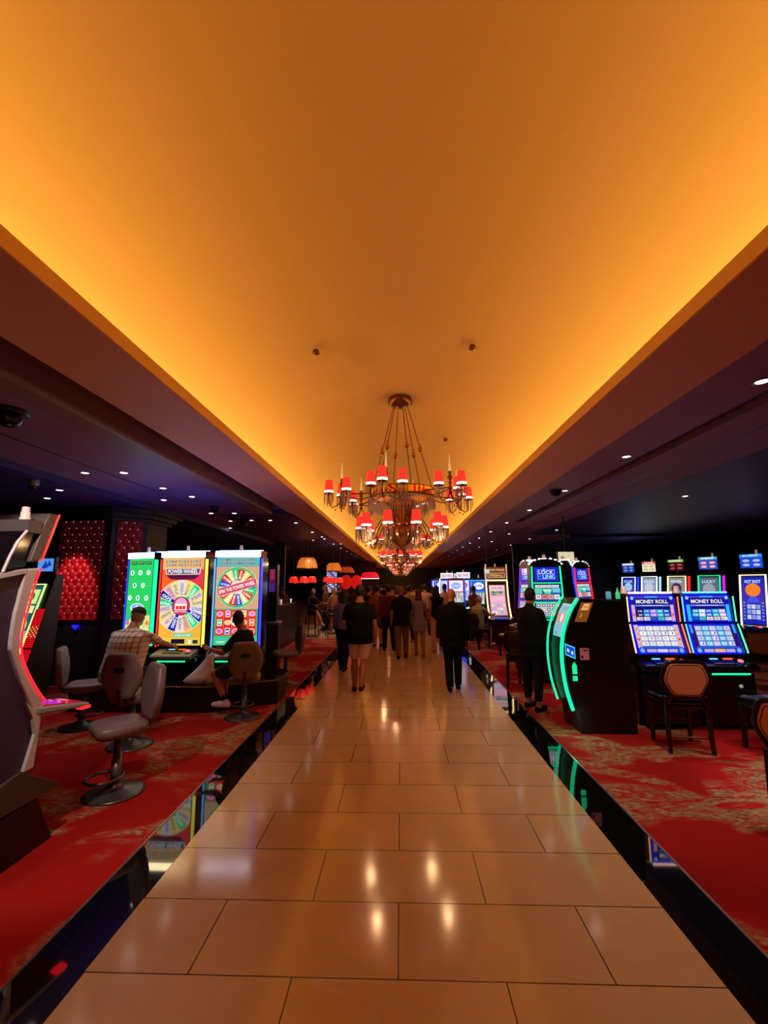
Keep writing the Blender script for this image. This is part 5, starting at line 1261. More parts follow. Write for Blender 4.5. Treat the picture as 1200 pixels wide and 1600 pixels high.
# ---- round bank: green framed triple-screen machine and its neighbours
def art_lock(w_, h_):
    a = Art(w_, h_, '#1428c8'); a.frame(w_ * .14, h_ * .16, w_ * .86, h_ * .82, w_ * .012, '#d8d8ff', 1)
    a.text('LOCK', w_ * .5, h_ * .64, w_ * .62, h_ * .27, '#e8f4ff', 3); a.text('IT', w_ * .24, h_ * .34, w_ * .12, h_ * .13, '#38b8f8', 3); a.text('LINK', w_ * .60, h_ * .34, w_ * .50, h_ * .27, '#a0e8ff', 3)
    a.disc(w_ * .42, h_ * .84, w_ * .05, '#48d8d0', 2, 10)
    return a
def art_link_mid(w_, h_):
    a = Art(w_, h_, '#1c4ca0'); a.rect(w_ * .04, h_ * .80, w_ * .96, h_ * .96, '#e8e8e0', 1); a.text('NIGHT LIFE BONUS', w_ * .5, h_ * .88, w_ * .8, h_ * .08, '#404858', 2)
    a.poly([(w_ * .3, h_ * .74), (w_ * .7, h_ * .74), (w_ * .62, h_ * .42), (w_ * .4, h_ * .42)], '#50d8a8', 1); a.text('FEVER', w_ * .5, h_ * .62, w_ * .3, h_ * .12, '#ffffff', 2)
    a.rect(0, h_ * .42, w_ * .3, h_ * .76, '#60d0a0', 1); a.rect(w_ * .7, h_ * .50, w_, h_ * .76, '#70c8e8', 1)
    for i in range(4): a.rect(w_ * (.03 + .24 * i), h_ * .10, w_ * (.24 + .24 * i), h_ * .38, ['#f0e0e0', '#e88070', '#f0a088', '#e8e8f0'][i], 2); a.text(str(rs.randint(10, 99)), w_ * (.135 + .24 * i), h_ * .24, w_ * .12, h_ * .15, '#3a3040', 3)
    return a
def art_reels(w_, h_, bg='#287090'):
    a = Art(w_, h_, bg)
    for i in range(5):
        a.rect(w_ * (.03 + .19 * i), h_ * .16, w_ * (.205 + .19 * i), h_ * .97, '#d8e0e0', 1)
        for j in range(3): a.rect(w_ * (.05 + .19 * i), h_ * (.20 + .26 * j), w_ * (.185 + .19 * i), h_ * (.42 + .26 * j), ['#7a5a58', '#3060b8', '#88504c', '#c8a8a0', '#506878'][(i + 2 * j) % 5], 2); a.disc(w_ * (.118 + .19 * i), h_ * (.31 + .26 * j), w_ * .035, '#f4e8e0', 3, 8)
    a.rect(0, 0, w_, h_ * .13, '#30a878', 2)
    return a
def triple_machine(label, x, y, rotz, frame, lit=True, group='machines of the round bank with arched tops'):
    t = thing('slot_machine', label, 'slot machine', (x, y, 0), rotz, group)
    w_ = 0.58
    b = MB(); b.prism([(0, 0), (0.42, 0), (0.42, 2.14), (0.06, 2.14), (0.05, 1.84), (0.0, 1.42), (-0.03, 1.12), (-0.03, 0.9), (0, 0.85)], -w_ / 2, w_ / 2, 'x'); b.build('cabinet', M_BLACK, t, bevel=0.01)
    a = art_lock(0.44, 0.27); a.build('top_screen', t, tilt_fn(0.44, 0, 0.03, 1.83, 0.05))
    a = art_link_mid(0.47, 0.31); a.build('middle_screen', t, tilt_fn(0.47, 0, -0.006, 1.465, 0.12))
    a = art_reels(0.47, 0.28); a.build('lower_screen', t, tilt_fn(0.47, 0, -0.048, 1.15, 0.12))
    pts = [(-0.26, -0.06, 1.12), (0.26, -0.06, 1.12), (0.27, -0.02, 1.44), (0.27, 0.02, 1.80), (0.26, 0.035, 2.12), (-0.26, 0.035, 2.12), (-0.27, 0.02, 1.80), (-0.27, -0.02, 1.44)]
    for q0, q1 in ((0, 1), (2, 7), (3, 6)):
        b = MB(); b.tube([pts[q0], pts[q1]], 0.010, 6); b.build('frame_light', frame, t)
    for sd in (1, 0):
        b = MB(); b.tube([pts[1], pts[2], pts[3], pts[4]] if sd else [pts[0], pts[7], pts[6], pts[5]], 0.014, 8); b.build('side_light', frame, t)
    b = MB(); b.prism([(0.30 * math.cos(q), 2.13 + 0.13 * math.sin(q)) for q in [PI * i / 12 for i in range(13)]], 0.04, 0.30, 'y'); ar = b.build('arch_top', M_BLACK, t)
    for i in range(9):
        q = PI * (i + .5) / 9; 
        if 3 < i < 5: continue
        b = MB(); b.ball((0.30 * math.cos(q), 0.06, 2.14 + 0.13 * math.sin(q)), (0.030, 0.02, 0.014), 8, 6); b.build('arch_bulb', G_WHITE, ar)
    topper_lamp(t, 0, 0.15, 2.25, 1.3)
    b = MB(); b.box(-0.04, 0.04, 0.10, 0.20, 2.235, 2.275); b.build('topper_light', glow('pinkwhite', '#ffd0d0', 4), ar)
    player_deck(t, 0.54, -0.02, 0.96, M_BLACKG, 0.24)
    b = MB(); b.box(-0.26, 0.26, -0.18, 0.02, 0.05, 0.82); b.build('lower_door', M_BLACK, t, bevel=0.01)
    return t
triple_machine('green-framed machine with three stacked screens facing the standing woman', 2.79, 8.65, R(-6), G_GREEN)
triple_machine('machine of the round bank seen edge-on with purple side lights', 2.56, 9.42, R(-84), G_PURPLE)
triple_machine('machine of the round bank seen as a dark back with blue light on top', 3.52, 9.36, R(84), G_BLUE)
triple_machine('red-lit machine of the round bank half behind the kiosk', 4.05, 10.05, R(35), G_RED)

# ---- far blue machines beyond the gold ones
def dual_machine(label, x, y, rotz, k):
    t = thing('slot_machine', label, 'slot machine', (x, y, 0), rotz, 'blue-white lit machines deep on the right')
    cab = [mat('cab_blue', '#10205a', 0.3), mat('cab_white', '#404858', 0.3)][k % 2]
    b = MB(); b.prism([(0, 0), (0.4, 0), (0.4, 1.95), (0.08, 1.95), (0.0, 1.4), (-0.05, 1.1), (-0.22, 0.95), (-0.22, 0.85), (0, 0.75)], -0.31, 0.31, 'x'); b.build('cabinet', M_BLACK, t)
    a = Art(0.52, 0.42, ['#2a50e8', '#dfe4f4', '#e8ecff', '#c8d0f0'][k % 4]); a.disc(.26, .22, .17, ['#e8f4ff', '#e02838', '#70a8ff', '#f0d8d0'][k % 4], 1, 20, .12); a.text(['SUPER', 'MEGA', 'CASH', 'LUCKY'][k % 4], .26, .22, .24, .08, ['#3050c0', '#ffffff', '#ffffff', '#c03040'][k % 4], 2); a.frame(0, 0, .52, .42, .02, ['#40e8ff', '#f0f0ff', '#ff7a80', '#8090ff'][k % 4], 2)
    a.build('upper_screen', t, tilt_fn(0.52, 0, -0.002, 1.46, 0.10))
    a = art_reels(0.52, 0.38, '#dcdcec'); a.build('lower_screen', t, tilt_fn(0.52, 0, -0.07, 1.06, 0.12))
    for sd in (-1, 1):
        b = MB(); b.tube([(sd * 0.30, -0.07, 0.98), (sd * 0.31, -0.02, 1.4), (sd * 0.30, 0.05, 1.95)], 0.016, 8); b.build('side_light', [G_BLUE, G_WHITE][k % 2], t)
    b = MB(); b.tube([(-0.29, -0.20, 0.92), (-0.22, -0.28, 0.82), (0, -0.30, 0.78), (0.22, -0.28, 0.82), (0.29, -0.20, 0.92)], 0.03, 8); b.build('deck_light', [G_BLUE, glow('paleblue', '#a8b8ff', 2.0)][k % 2], t)
    if k % 2: 
        b = MB(); b.box(-0.28, 0.28, 0.05, 0.30, 1.95, 2.2); tb = b.build('topper_box', M_BLACK, t)
        a = Art(0.54, 0.24, '#e8ecff'); a.text('BIG WIN', .27, .12, .4, .12, '#d02030', 1); a.build('topper_sign', tb, lambda u, v, d: (u - .27, 0.045 - d, 1.955 + v))
    topper_lamp(t, 0, 0.15, 1.95 if k % 2 == 0 else 2.2)
    return t
for i, (x, y, k, nm) in enumerate([(2.62, 15.2, 0, 'blue-framed machine nearest behind the seated grey-haired man'), (2.02, 16.5, 2, 'machine with white reels and blue lower bowl just past the bald man'), (2.50, 18.0, 1, 'machine with red and white topper above the others'),
                                   (1.98, 19.3, 3, 'pale machine between the taller blue-white ones'), (2.4, 21.0, 1, 'tall white-topped machine with blue bars in the far cluster'), (1.98, 22.6, 0, 'blue oval-signed machine left in the far cluster'),
                                   (2.45, 24.5, 3, 'small pinkish-lit machine in the far distance on the right'), (2.2, 27.5, 2, 'tiny farthest blue machine at the end of the right side')]):
    dual_machine(nm, x, y, R(-12), k)

# ---- back row at the right: portrait machines with neon frames and raised toppers
def art_ball(w_, h_, c):
    a = Art(w_, h_, c[0]); a.text(c[3], w_ * .5, h_ * .90, w_ * .7, h_ * .07, '#c0f0ff', 2)
    a.disc(w_ * .5, h_ * .72, w_ * .33, c[1], 1, 24, h_ * .14); a.poly([(w_ * .2, h_ * .45), (w_ * .8, h_ * .45), (w_ * .62, h_ * .60), (w_ * .38, h_ * .60)], c[2], 1)
    for i in range(3):
        for j in range(3): a.rect(w_ * (.22 + .2 * i), h_ * (.10 + .11 * j), w_ * (.39 + .2 * i), h_ * (.19 + .11 * j), ['#c8d0e8', '#8098d8', '#a8b0e0'][(i + j) % 3], 2)
    for sd in (.05, .85):
        for j in range(6): a.rect(w_ * sd, h_ * (.08 + .07 * j), w_ * (sd + .1), h_ * (.12 + .07 * j), '#6878c8', 2)
    return a
def portrait_machine(label, x, y, rotz, neon, side, cols, top):
    t = thing('slot_machine', label, 'slot machine', (x, y, 0), rotz, 'portrait machines of the back row at the right')
    w_, h_ = 0.62, 1.30; z0 = 0.66
    b = MB(); b.prism([(0, 0), (0.35, 0), (0.42, 2.02), (0.16, 2.02), (-0.04, 0.64), (0, 0.6)], -w_ / 2, w_ / 2, 'x'); b.build('cabinet', M_BLACK, t)
    f = tilt_fn(w_ - 0.1, 0, -0.055, z0 + 0.05, 0.14)
    art_ball(w_ - 0.1, h_ - 0.1, cols).build('screen', t, f)
    g = tilt_fn(w_, 0, -0.055, z0, 0.14)
    b = MB(); b.tube([V(g(0.015, 0, 0)), V(g(w_ - 0.015, 0, 0)), V(g(w_ - 0.015, h_, 0)), V(g(0.015, h_, 0))], 0.02, 6, closed=True); b.build('frame_light', neon, t)
    b = MB(); b.prism([(0.04, z0 + 0.1), (0.14, z0 + 0.1), (0.32, 1.95), (0.22, 1.95)], w_ / 2, w_ / 2 + 0.012, 'x'); b.build('side_light', side, t)
    b = MB(); b.box(-0.03, 0.03, 0.2, 0.26, 2.0, 2.14); b.build('topper_post', M_BLACK, t)
    b = MB(); b.box(-0.27, 0.27, 0.16, 0.24, 2.12, 2.5); tb = b.build('topper_box', M_BLACK, t, bevel=0.006)
    a = Art(0.52, 0.36, top[0]); a.rect(0, .28, .52, .36, top[1], 1); a.text(top[2], .26, .32, .36, .05, '#ffffff', 2)
    for i in range(2):
        for j in range(2): a.disc(.14 + .24 * i, .08 + .11 * j, .085, top[3], 1, 14, .035)
    a.build('topper_screen', tb, lambda u, v, d: (u - .26, 0.155 - d, 2.13 + v))
    topper_lamp(t, 0.12, 0.2, 2.5)
    player_deck(t, 0.6, -0.06, 0.64, M_BLACKG, 0.24)
    return t
BR = [((8.91, 18.0), glow('whiteblue', '#c8d8ff', 2.2), G_BLUE, ('#1028a0', '#88c8e8', '#2848c8', 'STAR'), ('#1838b8', '#c0d0e0', 'SPIN', '#8090b0'), 'farthest machine of the back row, with white-blue frame and blue side'),
      ((8.84, 16.4), glow('icewhite', '#e8f4ff', 3), glow('iceside', '#88c8d8', 1.6), ('#8a98b8', '#b8c0d8', '#1020a0', 'KINGS'), ('#e8e0c0', '#e04838', 'WINS', '#c8b890'), 'white-framed machine of the back row with light blue side'),
      ((8.90, 14.9), glow('yellowwhite', '#fff0a0', 2.4), G_RED, ('#8a8488', '#302048', '#5028c8', 'FEVER'), ('#180c10', '#78c850', 'LUCK', '#c03850'), 'yellow-white framed machine with red glowing side'),
      ((8.79, 13.2), G_GREEN, glow('magenta', '#d018d8', 1.4), ('#506078', '#9098a8', '#3850b0', 'LUCKY'), ('#1838c0', '#38a8c0', 'DIAMOND', '#f0b090'), 'green-framed machine with magenta side'),
      ((9.02, 11.9), glow('whitegold', '#ffe0a8', 3.0), G_BLUE, ('#1020b0', '#ff7a28', '#2848e0', 'HOT SHOT'), ('#1848d8', '#2090f0', '$11,500.57', '#b8b8d8'), 'nearest machine of the back row, with orange ball picture and gold-white frame')]
for (x, y), ne, sd, co, tp, lb in BR:
    portrait_machine(lb, x, y, R(-66), ne, sd, co, tp)

# ================================================================== LEFT FOREGROUND MACHINE (faces up the hall, we see its side)
t = thing('slot_machine', 'large curved machine seen from the side at the left edge, grey frame with red neon', 'slot machine', (-2.88, 2.9, 0))
def LX(b): b.M = Matrix.Translation((2.88, -2.9, 0)); return b
XA, XB = -3.15, -2.60
M_PLUMSIDE = mat('plum_side_panel', '#3c2248', 0.5)
M_FRAMEG = mat('curved_frame_grey', '#cfc2cc', 0.35, 0.1)
outer = [(3.20, 0.98), (3.08, 1.17), (2.98, 1.37), (2.95, 1.45), (2.955, 1.65), (2.97, 1.73), (3.0, 1.95)]
inner = [(3.115, 1.965), (3.08, 1.85), (3.05, 1.70), (3.025, 1.58), (3.02, 1.47), (3.04, 1.36), (3.10, 1.25), (3.20, 1.11), (3.29, 1.01)]
def sm2(pts, n=3):
    P = smooth_curve([(p[0], p[1]) for p in pts], n); return [(q.x, q.z) for q in P]
so, si = sm2(outer), sm2(inner)
b = LX(MB()); b.prism([(y - 0.01, z) for y, z in so] + [(2.95, 1.93), (2.35, 1.80), (2.30, 0.40), (3.16, 0.42), (3.2, 0.7)], XA + 0.02, XB - 0.02, 'x'); b.build('side_panel', M_PLUMSIDE, t)
b = LX(MB()); b.prism(so + si, XA, XB, 'x'); b.build('curved_frame', M_FRAMEG, t, bevel=0.008)
for x_ in (XB + 0.004, XA - 0.004):
    b = LX(MB()); b.tube([(x_, y + 0.006, z) for y, z in si], 0.007, 6); b.build('neon_line', G_RED, t)
a = Art(0.49, 0.85, '#b01838'); a.disc(.245, .5, .2, '#f0c040', 1); a.rect(.05, .05, .44, .22, '#4020a0', 1)
def gcy(z):
    for (ya, za), (yb, zb) in zip(si[::-1], si[::-1][1:]):
        if za <= z <= zb: return ya + (yb - ya) * (z - za) / (zb - za)
    return 3.11
a.build('screen', t, lambda u, v, d: (-2.63 - u + 2.88, gcy(1.08 + v) + 0.004 + d - 2.9, 1.08 + v))
b = LX(MB()); b.prism([(3.03, 2.01), (3.10, 2.01), (3.12, 2.03), (3.24, 2.37), (3.16, 2.37), (3.11, 2.27)], XA, XB, 'x'); tp = b.build('topper', mat('dark_grey_shell', '#5c5054', 0.35), t, bevel=0.006)
for x_ in (XB + 0.004, XA - 0.004):
    b = LX(MB()); b.tube([(x_, 3.10, 2.015), (x_, 3.125, 2.03), (x_, 3.24, 2.37)], 0.007, 6); b.build('neon_line', glow('redorange', '#ff2a18', 2.6), tp)
b = LX(MB()); b.prism([(2.98, 2.21), (3.09, 2.21), (3.10, 2.30), (2.97, 2.30)], XA + 0.05, XB, 'x'); b.build('lamp_mount', mat('dark_grey_shell', '#5c5054'), t)
b = LX(MB()); b.prism([(2.98, 2.22), (2.92, 2.14), (2.87, 2.04), (2.84, 1.95), (3.02, 1.97), (3.04, 2.03), (3.09, 2.21)], XA + 0.06, XB - 0.03, 'x'); b.build('upper_body', M_BLACKG, t)
b = LX(MB()); b.tube([(XB - 0.01, 2.98, 2.22), (XB - 0.01, 2.92, 2.14), (XB - 0.01, 2.87, 2.04), (XB - 0.01, 2.83, 1.93)], 0.010, 8); b.build('rear_arc', M_FRAMEG, t)
b = LX(MB()); b.prism([(2.35, 1.80), (3.0, 1.925), (3.01, 1.955), (2.35, 1.835)], XA, XB + 0.002, 'x'); b.build('top_rail', M_FRAMEG, t)
topper_lamp(t, 0.20, 0.13, 2.30, 1.1)
b = LX(MB()); b.M = b.M @ Matrix.Translation((XB, 3.24, 0)) @ Matrix.Rotation(-0.33, 4, 'Z') @ Matrix.Translation((-XB, -3.24, 0)); b.prism([(3.20, 0.985), (3.62, 0.925), (3.62, 0.895), (3.22, 0.93)], XB - 0.34, XB + 0.01, 'x'); dk = b.build('player_tray', M_SILVER, t, bevel=0.012)
sl_ = -0.06 / 0.42
a = Art(0.28, 0.36, '#a01030'); a.disc(.14, .17, .09, '#a020c8', 1); a.disc(.18, .08, .05, '#c03060', 2); a.rect(.04, .30, .14, .34, '#ff7080', 2); a.rect(.12, .02, .24, .045, '#ff80a0', 2)
for q in range(5): a.disc(.04 + .05 * q, .25 - .02 * (q % 2), .010, '#ffc0d0', 3, 8)
_c, _s = math.cos(-0.33), math.sin(-0.33)
a.build('tray_screen', dk, lambda u, v, d: (XB + (-0.31 + u) * _c - v * _s + 2.88, 3.24 + (-0.31 + u) * _s + v * _c - 2.9, 0.985 + sl_ * (0.04 + v) + 0.004 + d))
b = LX(MB()); b.M = b.M @ Matrix.Translation((XB, 3.24, 0)) @ Matrix.Rotation(-0.33, 4, 'Z') @ Matrix.Translation((-XB, -3.24, 0)); b.box(XB - 0.05, XB + 0.013, 3.55, 3.625, 0.885, 0.905); b.build('tray_light', G_RED, dk)
b = LX(MB()); b.prism([(3.12, 1.05), (3.19, 0.98), (3.285, 0.99), (3.27, 0.90), (3.25, 0.58), (3.17, 0.58), (3.235, 0.80), (3.20, 0.92)], XB - 0.02, XB + 0.004, 'x'); b.build('stand_strut', M_FRAMEG, t)
b = LX(MB()); b.prism([(2.3, 0.5), (3.20, 0.56), (3.30, 0.9), (3.22, 1.0), (2.3, 1.0)], XA + 0.05, XB - 0.021, 'x'); b.build('lower_body', M_BLACK, t)
b = LX(MB()); b.prism([(3.53, 0.365), (3.52, 0.345), (2.30, 0.37), (2.30, 0.43), (3.15, 0.585), (3.30, 0.5)], XA - 0.05, XB, 'x'); b.build('foot_board', mat('brown_board', '#4a3830', 0.45), t, bevel=0.005)
b = LX(MB()); b.prism([(3.33, 0.34), (3.51, 0.0), (2.30, 0.0), (2.30, 0.34)], XA, XB - 0.01, 'x'); b.build('base', M_BLACK, t)

# ---- its neighbour with lime framed screen and red pixel panels
t = thing('slot_machine', 'machine with lime-framed leaning screen and red dotted light panel behind the large curved one', 'slot machine', (-4.05, 4.5, 0), R(0))
ft = tilt_fn(0.44, -0.075, -0.02, 0.98, 0.34)
b = MB(); b.prism([(0.0, 0.0), (0.28, 0.0), (0.40, 1.0), (0.44, 1.95), (0.33, 1.95), (0.0, 0.95)], -0.34, 0.22, 'x'); b.build('cabinet', M_BLACK, t)
a = Art(0.44, 0.90, '#1c5a60'); a.rect(.03, .70, .41, .86, '#c8f080', 1); a.text('5000', .22, .78, .3, .1, '#106050', 2); a.rect(.03, .60, .41, .68, '#d8f0a0', 1)
a.disc(.30, .46, .10, '#e8e050', 1); a.disc(.31, .47, .06, '#f8f8c0', 2)
for i in range(3):
    for j in range(3): a.rect(.02 + .14 * i, .12 + .10 * j, .15 + .14 * i, .21 + .10 * j, ['#706878', '#a0a0a8', '#a02050'][(i + j) % 3], 2)
a.rect(0, 0, .44, .10, '#104030', 2)
a.build('screen', t, ft)
b = MB(); b.tube([V(ft(0, 0, 0)), V(ft(.44, 0, 0)), V(ft(.44, .92, 0)), V(ft(0, .92, 0))], 0.012, 6, closed=True); b.build('frame_light', G_LIME, t)
fp = tilt_fn(0.10, 0.215, -0.045, 0.90, 0.30)
a = Art(0.10, 0.72, '#500008')
for i in range(5):
    for j in range(36):
        if 14 < j < 16: continue
        a.rect(.004 + .02 * i, .004 + .02 * j, .018 + .02 * i, .018 + .02 * j, '#ffb060' if 20 < j < 27 and (i + j) % 2 else '#ff1420', 1)
a.build('pixel_panel', t, fp)
b = MB(); b.box(-0.10, 0.22, 0.30, 0.34, 1.98, 2.15); tb = b.build('topper_box', M_BLACK, t)
a = Art(0.18, 0.14, '#5090f0'); a.poly([(.04, .02), (.09, .12), (.12, .04)], '#183890', 1); a.poly([(.10, .05), (.13, .13), (.16, .06)], '#183890', 1); a.build('topper_screen', tb, lambda u, v, d: (u + 0.02, 0.295 - d, 1.99 + v))

# ================================================================== TUFTED COLUMN
t = thing('column', 'broad black column with red diamond-tufted panels studded with bright buttons', 'column', (-6.08, 8.9, 0))
b = MB(); b.prism([(-0.62, -0.6), (0.50, -0.6), (0.95, -0.15), (0.95, 0.6), (-0.62, 0.6)], 0.0, CEIL - 0.36, 'z'); b.build('shaft', mat('column_black', (0.006, 0.005, 0.008), 0.5), t)
for e, z0, z1 in ((0.06, CEIL - 0.36, CEIL - 0.29), (0.14, CEIL - 0.29, CEIL - 0.20), (0.22, CEIL - 0.20, CEIL - 0.10)):
    b = MB(); b.prism([(-0.62 - e, -0.6 - e), (0.50 + e * .5, -0.6 - e), (0.95 + e, -0.15 - e * .5), (0.95 + e, 0.6 + e), (-0.62 - e, 0.6 + e)], z0, z1 - 0.002, 'z'); b.build('cornice', mat('column_black', (0.006, 0.005, 0.008)), t)
M_RVEL = mat('red_tufted_leather', '#b4101c', 0.35)
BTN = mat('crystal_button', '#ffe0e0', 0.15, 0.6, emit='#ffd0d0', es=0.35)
def tufted(parent, M, w_, h_, nx, nz, name='tufted_panel'):
    pw, ph = w_ / nx, h_ / nz
    b = MB(); b.M = M; gx, gz = nx * 8, nz * 6
    def depth(u, v):
        # diamond lattice: buttons at lattice points
        p, q = u / pw + v / (2 * ph) , u / pw - v / (2 * ph)
        a_, c_ = abs(math.sin(PI * p)), abs(math.sin(PI * q))
        return 0.045 * (a_ * c_) ** 0.5
    vs = [(-w_ / 2 + w_ * i / gx, -depth(w_ * i / gx - w_ / 2, h_ * j / gz), h_ * j / gz) for j in range(gz + 1) for i in range(gx + 1)]
    fs = [(j * (gx + 1) + i, j * (gx + 1) + i + 1, (j + 1) * (gx + 1) + i + 1, (j + 1) * (gx + 1) + i) for j in range(gz) for i in range(gx)]
    b.add(vs, fs); pn = b.build(name, M_RVEL, parent)
    m0 = None
    for j in range(0, nz + 1):
        for i in range(-nx, nx + 1):
            u = i * pw + (pw / 2 if j % 2 else 0); v = j * ph
            if abs(u) < w_ / 2 - 0.02 and 0.02 < v < h_ - 0.01:
                p = M @ V((u, -0.008, v))
                if m0 is None:
                    bb = MB(); bb.ball((0, 0, 0), 0.011, 8, 6); m0 = bb.build('tuft_button', BTN, pn); m0.location = p
                else:
                    c = m0.copy(); COL.objects.link(c); c.parent = pn; c.location = p
    return pn
tufted(t, Matrix.Translation((-0.04, -0.605, 1.18)), 0.88, 1.98, 6, 16)
tufted(t, Matrix.Translation((0.725, -0.379, 1.18)) @ Matrix.Rotation(PI / 4, 4, 'Z'), 0.44, 1.98, 3, 16)
for M in (Matrix.Translation((-0.04, -0.605, 1.18)), ):
    b = MB(); b.tube([(-0.50, -0.62, 1.15), (0.42, -0.62, 1.15), (0.42, -0.62, 3.19), (-0.50, -0.62, 3.19)], 0.018, 8, closed=True); b.build('panel_moulding', M_BLACKG, t)
t = thing('wall_lamp', 'small blue glowing lamp under the red panel of the column', 'lamp', (-6.10, 8.28, 1.05))
b = MB(); b.lathe([(0.005, -0.05), (0.05, 0.0), (0.06, 0.03), (0.055, 0.035)], 14); b.build('shade', glow('deepblue', '#1010ff', 3.0), t)
b = MB(); b.box(-0.02, 0.02, 0.0, 0.02, -0.02, 0.04); b.build('bracket', M_BLACK, t)

# ================================================================== BAR SIDE
t = thing('bar_counter', 'long black bar counter left of the seated woman in black', 'counter', (-4.4, 13.7, 0))
b = MB(); b.box(-1.2, 1.03, -1.4, 1.3, 0, 1.18); b.build('front', M_BLACK, t)
b = MB(); b.box(-1.25, 1.08, -1.45, 1.35, 1.18, 1.235); b.build('worktop', M_BLACKG, t, bevel=0.01)
rb2 = random.Random(9)
bcols = [('amber', '#c87820'), ('green', '#3a6a30'), ('clear', '#d8c8a8'), ('brown', '#5a2a14')]
for i in range(12):
    nm, c = bcols[i % 4]
    tt = thing('bottle', '%s glass bottle on the bar counter, %s of the %s ones from the left' % (nm, ['first', 'second', 'third'][i // 4], nm), 'bottle', (-5.0 + 0.13 * i + rb2.uniform(-.02, .02), 13.8 + rb2.uniform(-.5, .5), 1.235), 0, '%s bottles on the bar counter' % nm)
    h_ = rb2.uniform(0.22, 0.32)
    b = MB(); b.lathe([(0.034, 0), (0.036, h_ * .55), (0.014, h_ * .75), (0.013, h_)], 12); b.build('glass', mat('bottle_' + nm, c, 0.1, 0.2), tt)
    b = MB(); b.lathe([(0.015, h_), (0.015, h_ + 0.02)], 10); b.build('cap', M_BRASS, tt)
for i, x_ in enumerate((-3.9, -3.62, -3.45)):
    tt = thing('drinking_glass', 'small bright glass at the walkway end of the bar counter, %s' % ('leftmost', 'middle one', 'nearest the seated woman')[i], 'glass', (x_, 13.0 + i * .5, 1.235))
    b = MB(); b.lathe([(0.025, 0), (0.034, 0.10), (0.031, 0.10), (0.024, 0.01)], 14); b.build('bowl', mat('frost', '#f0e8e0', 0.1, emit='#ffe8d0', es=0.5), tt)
def bar_stool(label, x, y, rotz=0):
    t = thing('bar_stool', label, 'stool', (x, y, 0), rotz, 'tall black stools at the bar')
    for sx in (-1, 1):
        for sy in (-1, 1):
            b = MB(); b.tube([(sx * 0.20, sy * 0.20, 0), (sx * 0.15, sy * 0.15, 0.72)], 0.018, 6); b.build('leg', M_WOODK, t)
    b = MB(); b.tube([(-0.18, -0.18, 0.25), (0.18, -0.18, 0.25), (0.18, 0.18, 0.25), (-0.18, 0.18, 0.25)], 0.012, 6, closed=True); b.build('foot_rail', M_BRASS, t)
    b = MB(); b.lathe([(0.19, 0.70), (0.21, 0.72), (0.21, 0.76), (0.18, 0.78), (0.05, 0.785)], 20); b.build('seat', M_BLACK, t)
    b = MB(); b.tube([(-0.17, -0.17, 0.76), (-0.18, -0.20, 1.02), (0.18, -0.20, 1.02), (0.17, -0.17, 0.76)], 0.016, 6); b.build('back_rail', M_WOODK, t)
    return t
bar_stool('bar stool carrying the seated woman in black', -3.12, 15.72, R(-150))
bar_stool('empty bar stool right beside the seated woman', -2.35, 15.42, R(20))
bar_stool('bar stool in front of the woman in the brown skirt', -2.95, 16.95, R(60))
bar_stool('bar stool further back behind the other two', -2.95, 18.3, R(100))
def pendant(label, x, y, z, r, h, m, rim=None, group=None, cat='lamp', top=CEIL):
    t = thing('pendant_lamp', label, cat, (x, y, z), 0, group)
    b = MB(); b.lathe([(r, 0), (r * 0.97, h * .25), (r * 0.85, h * .7), (r * 0.62, h * .98), (r * 0.15, h)], 24, caps=False); sh = b.build('shade', m, t)
    b = MB(); b.lathe([(r * 1.01, -0.02), (r * 1.01, 0.012), (r * 0.96, 0.012), (r * 0.96, -0.02), (r * 1.01, -0.02)], 24, caps=False); b.build('rim', rim or M_BRASS, sh)
    b = MB(); b.tube([(0, 0, h), (0, 0, top - z)], 0.006, 5); b.build('cord', M_BLACK, t)
    return t
M_PSH = mat('lit_pendant_red', (0.5, 0.02, 0.02), 0.5, emit='#ff2814', es=0.9)
G_ = 'small red dome pendants over the bar'
for x, y, z, lb in ((-3.86, 16.0, 1.82, 'first small red dome pendant over the bar, leftmost of a close pair'), (-3.45, 15.8, 1.82, 'small red dome pendant over the bar, right one of the close pair'), (-3.27, 16.4, 1.83, 'small red dome pendant above the seated woman'),
                    (-2.72, 17.6, 1.80, 'small red dome pendant above the woman in tan'), (-2.55, 18.6, 1.80, 'small red dome pendant behind the head of the dark-shirted man'), (-3.2, 19.2, 1.84, 'red dome pendant seen through the lit window at the back of the bar'), (-4.7, 14.6, 2.0, 'pinkish-red pendant nearest the right wheel machine')):
    pendant(lb, x, y, z, 0.165, 0.23, M_PSH, group=G_)
pendant('large red drum pendant with white glowing rim near the far end', -2.05, 29.5, 2.05, 0.62, 0.42, mat('lit_drum_red', (0.4, 0.01, 0.02), 0.5, emit='#e01428', es=0.9), rim=M_WARMW)
M_AMB = mat('lit_amber', (0.4, 0.15, 0.04), 0.3, emit='#e87828', es=0.75)  # orange light on the ceiling pieces put into glowing drum shapes
pendant('large glowing amber drum standing in for the orange-lit ceiling piece over the bar', -3.65, 17.3, 2.38, 0.40, 0.42, M_AMB)
pendant('smaller glowing amber drum standing in for orange light beyond the first over the bar', -2.95, 19.6, 2.32, 0.34, 0.36, M_AMB)
pendant('rust-coloured glass drum farthest back over the bar', -2.75, 22.5, 2.30, 0.40, 0.30, mat('lit_rust', (0.3, 0.06, 0.03), 0.3, emit='#b84018', es=0.6))
